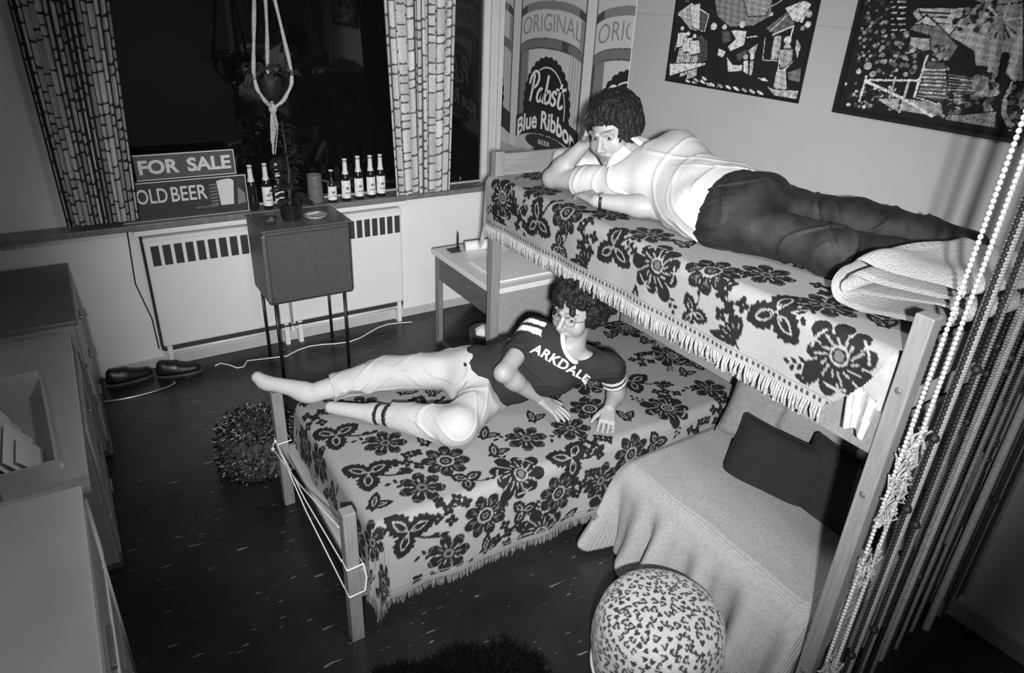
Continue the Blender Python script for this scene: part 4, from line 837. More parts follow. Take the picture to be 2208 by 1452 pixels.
def paint_cmds(cmds, wpx):
    def go(c):
        for cmd in cmds:
            k, P = cmd[0], cmd[1]
            if k == 'p': c.poly(P, cmd[2]); c.line(P+[P[0]], .0045, .010)
            elif k == 'l': c.line(P, cmd[2]*wpx, cmd[3])
            elif k == 'd': rd = cmd[2] if cmd[2] < .0125 else cmd[2]*.62; c.disc(P[0][0], P[0][1], rd*1.2, rd, cmd[3])
            elif k == 'e': c.disc(P[0][0], P[0][1], cmd[2]*1.5, cmd[3], cmd[4], -.3)
        tx = np.sin(c.U*610+3*np.sin(c.V*190))*np.sin(c.V*470+2*np.sin(c.U*230)); t2 = np.sin(c.U*95+c.V*140)*np.sin(c.V*120-c.U*60); c.c = np.where(c.c > .02, np.clip(c.c*(1+.35*tx+.35*t2), .01, .6), c.c); c.c = np.where((c.c > .02) & (np.sin(c.U*260+4*np.sin(c.V*75))*np.sin(c.V*210+3*np.sin(c.U*88)) > .86), .03, c.c)
        e = np.minimum(np.minimum(c.U, c.U.max()-c.U), np.minimum(c.V, c.V.max()-c.V)); c.c[e < .012] = .008
    return go
P1 = [('p',[(.246,.431),(.603,.439),(.608,.34),(.523,.298),(.387,.285),(.296,.326)],.17),('p',[(.424,.424),(.606,.429),(.585,.344),(.484,.334)],.24),('p',[(.022,.331),(.112,.382),(.242,.341),(.22,.252),(.13,.259)],.34),('p',[(.105,.37),(.173,.381),(.201,.257),(.14,.271)],.55),('p',[(.178,.361),(.239,.335),(.227,.259),(.194,.268)],.07),('l',[(.034,.32),(.113,.376),(.24,.332),(.228,.256)],7.0,.55),('l',[(.154,.348),(.17,.279)],3.0,.07),('p',[(.18,.232),(.254,.254),(.283,.126),(.208,.107)],.05),('d',[(.074,.261)],.016,.55),('p',[(.046,.241),(.11,.245),(.132,.186),(.052,.168)],.55),('p',[(.071,.169),(.12,.179),(.129,.074),(.054,.048)],.34),('l',[(.056,.218),(.041,.154)],5.0,.55),('l',[(.086,.164),(.078,.069)],2.0,.012),('d',[(.12,.24)],.016,.55),('p',[(.093,.22),(.155,.224),(.177,.165),(.099,.147)],.55),('p',[(.117,.148),(.165,.158),(.175,.054),(.101,.027)],.34),('l',[(.102,.196),(.088,.133)],5.0,.55),('l',[(.132,.143),(.125,.049)],2.0,.012),('d',[(.167,.231)],.016,.55),('p',[(.14,.211),(.202,.215),(.224,.157),(.147,.138)],.55),('p',[(.165,.14),(.212,.15),(.222,.047),(.15,.02)],.34),('l',[(.15,.188),(.136,.125)],5.0,.55),('l',[(.18,.135),(.173,.041)],2.0,.012),('p',[(.029,.026),(.279,.108),(.277,.117),(.016,.089)],.55),('d',[(.283,.282)],.026,.55),('p',[(.214,.24),(.286,.262),(.332,.242),(.331,.213),(.335,.125),(.376,.057),(.343,.054),(.31,.123),(.301,.049),(.267,.045),(.273,.149),(.259,.214)],.012),('p',[(.336,.19),(.389,.177),(.371,.146),(.336,.155)],.55),('l',[(.394,.189),(.442,.158)],5.0,.012),('d',[(.351,.283)],.02,.55),('p',[(.334,.271),(.391,.268),(.41,.224),(.356,.209)],.07),('d',[(.458,.3)],.022,.55),('p',[(.39,.274),(.491,.275),(.491,.213),(.413,.179),(.391,.2),(.43,.237)],.55),('l',[(.498,.247),(.556,.257)],6.0,.55),('p',[(.447,.17),(.503,.197),(.528,.16),(.469,.143)],.07),('p',[(.419,.086),(.393,.16),(.442,.123),(.504,.129),(.503,.1)],.55),('p',[(.512,.192),(.57,.23),(.559,.157)],.34),('d',[(.511,.164)],.018,.34),('d',[(.549,.167)],.018,.55),('p',[(.5,.146),(.529,.154),(.546,.088),(.512,.096)],.55),('p',[(.538,.15),(.564,.152),(.569,.084),(.549,.088)],.34),('p',[(.525,.293),(.59,.323),(.623,.282),(.561,.268)],.012),('p',[(.591,.291),(.725,.391),(.746,.316),(.648,.268)],.1),('l',[(.623,.282),(.701,.355)],6.0,.55),('l',[(.641,.268),(.74,.31)],9.0,.55),('l',[(.74,.31),(.738,.242)],9.0,.55),('p',[(.649,.263),(.689,.271),(.702,.17),(.646,.165)],.34),('p',[(.61,.249),(.645,.252),(.653,.166),(.617,.162)],.012),('l',[(.601,.254),(.611,.159),(.703,.165)],5.0,.55),('p',[(.674,.379),(.765,.413),(.808,.399),(.783,.323),(.728,.33)],.55),('l',[(.689,.349),(.76,.408)],4.0,.012),('l',[(.763,.327),(.799,.384)],4.0,.07),('d',[(.811,.319)],.02,.55),('d',[(.789,.303)],.014,.34),('d',[(.806,.359)],.02,.34),('p',[(.766,.265),(.8,.237),(.798,.173),(.772,.219)],.34),('d',[(.725,.252)],.026,.55),('d',[(.73,.221)],.026,.34),('p',[(.691,.212),(.765,.218),(.771,.171),(.73,.118),(.696,.164)],.28),('p',[(.699,.126),(.745,.142),(.777,.047),(.73,.035),(.697,.054)],.34),('l',[(.703,.165),(.708,.094)],7.0,.55),('l',[(.73,.118),(.773,.166)],5.0,.55),('p',[(.653,.054),(.706,.044),(.843,.055),(.844,.014),(.714,.016)],.34),('p',[(.593,.081),(.644,.087),(.678,.068),(.626,.071)],.55),('p',[(.778,.069),(.84,.065),(.843,.058)],.34),('p',[(.757,.121),(.824,.149),(.835,.086),(.772,.09)],.13),('e',[(.057,-.012)],.013,.006,.34),('e',[(.113,.002)],.013,.006,.55),('e',[(.168,.015)],.013,.006,.55),('e',[(.222,.028)],.013,.006,.34),('e',[(.275,.041)],.013,.006,.55),('e',[(.333,.02)],.013,.006,.55),('e',[(.386,.02)],.013,.006,.34),('e',[(.438,.02)],.013,.006,.55),('e',[(.488,.019)],.013,.006,.55),('e',[(.538,.019)],.013,.006,.34),('e',[(.586,.018)],.013,.006,.55),('e',[(.633,.018)],.013,.006,.55),('e',[(.048,-.029)],.013,.006,.55),('e',[(.105,-.015)],.013,.006,.55),('e',[(.161,-.001)],.013,.006,.34),('e',[(.215,.012)],.013,.006,.55),('e',[(.268,.025)],.013,.006,.55),('e',[(.326,.005)],.013,.006,.34),('e',[(.38,.005)],.013,.006,.55),('e',[(.432,.004)],.013,.006,.55),('e',[(.482,.004)],.013,.006,.34),('e',[(.532,.004)],.013,.006,.55),('e',[(.581,.004)],.013,.006,.55),('e',[(.097,-.038)],.013,.006,.55),('e',[(.153,-.024)],.013,.006,.34),('e',[(.207,-.011)],.013,.006,.55),('e',[(.26,.003)],.013,.006,.55),('e',[(.312,.016)],.013,.006,.34),('e',[(.37,-.004)],.013,.006,.55),('e',[(.422,-.005)],.013,.006,.55),('e',[(.253,-.013)],.013,.006,.34),('e',[(.305,-.0)],.013,.006,.55),('l',[(.011,.385),(.171,.39)],1.0,.2),('d',[(.612,.351)],.008,.55),('l',[(.564,.37),(.617,.388),(.653,.409)],6.0,.34),('d',[(.258,.347)],.01,.02)]
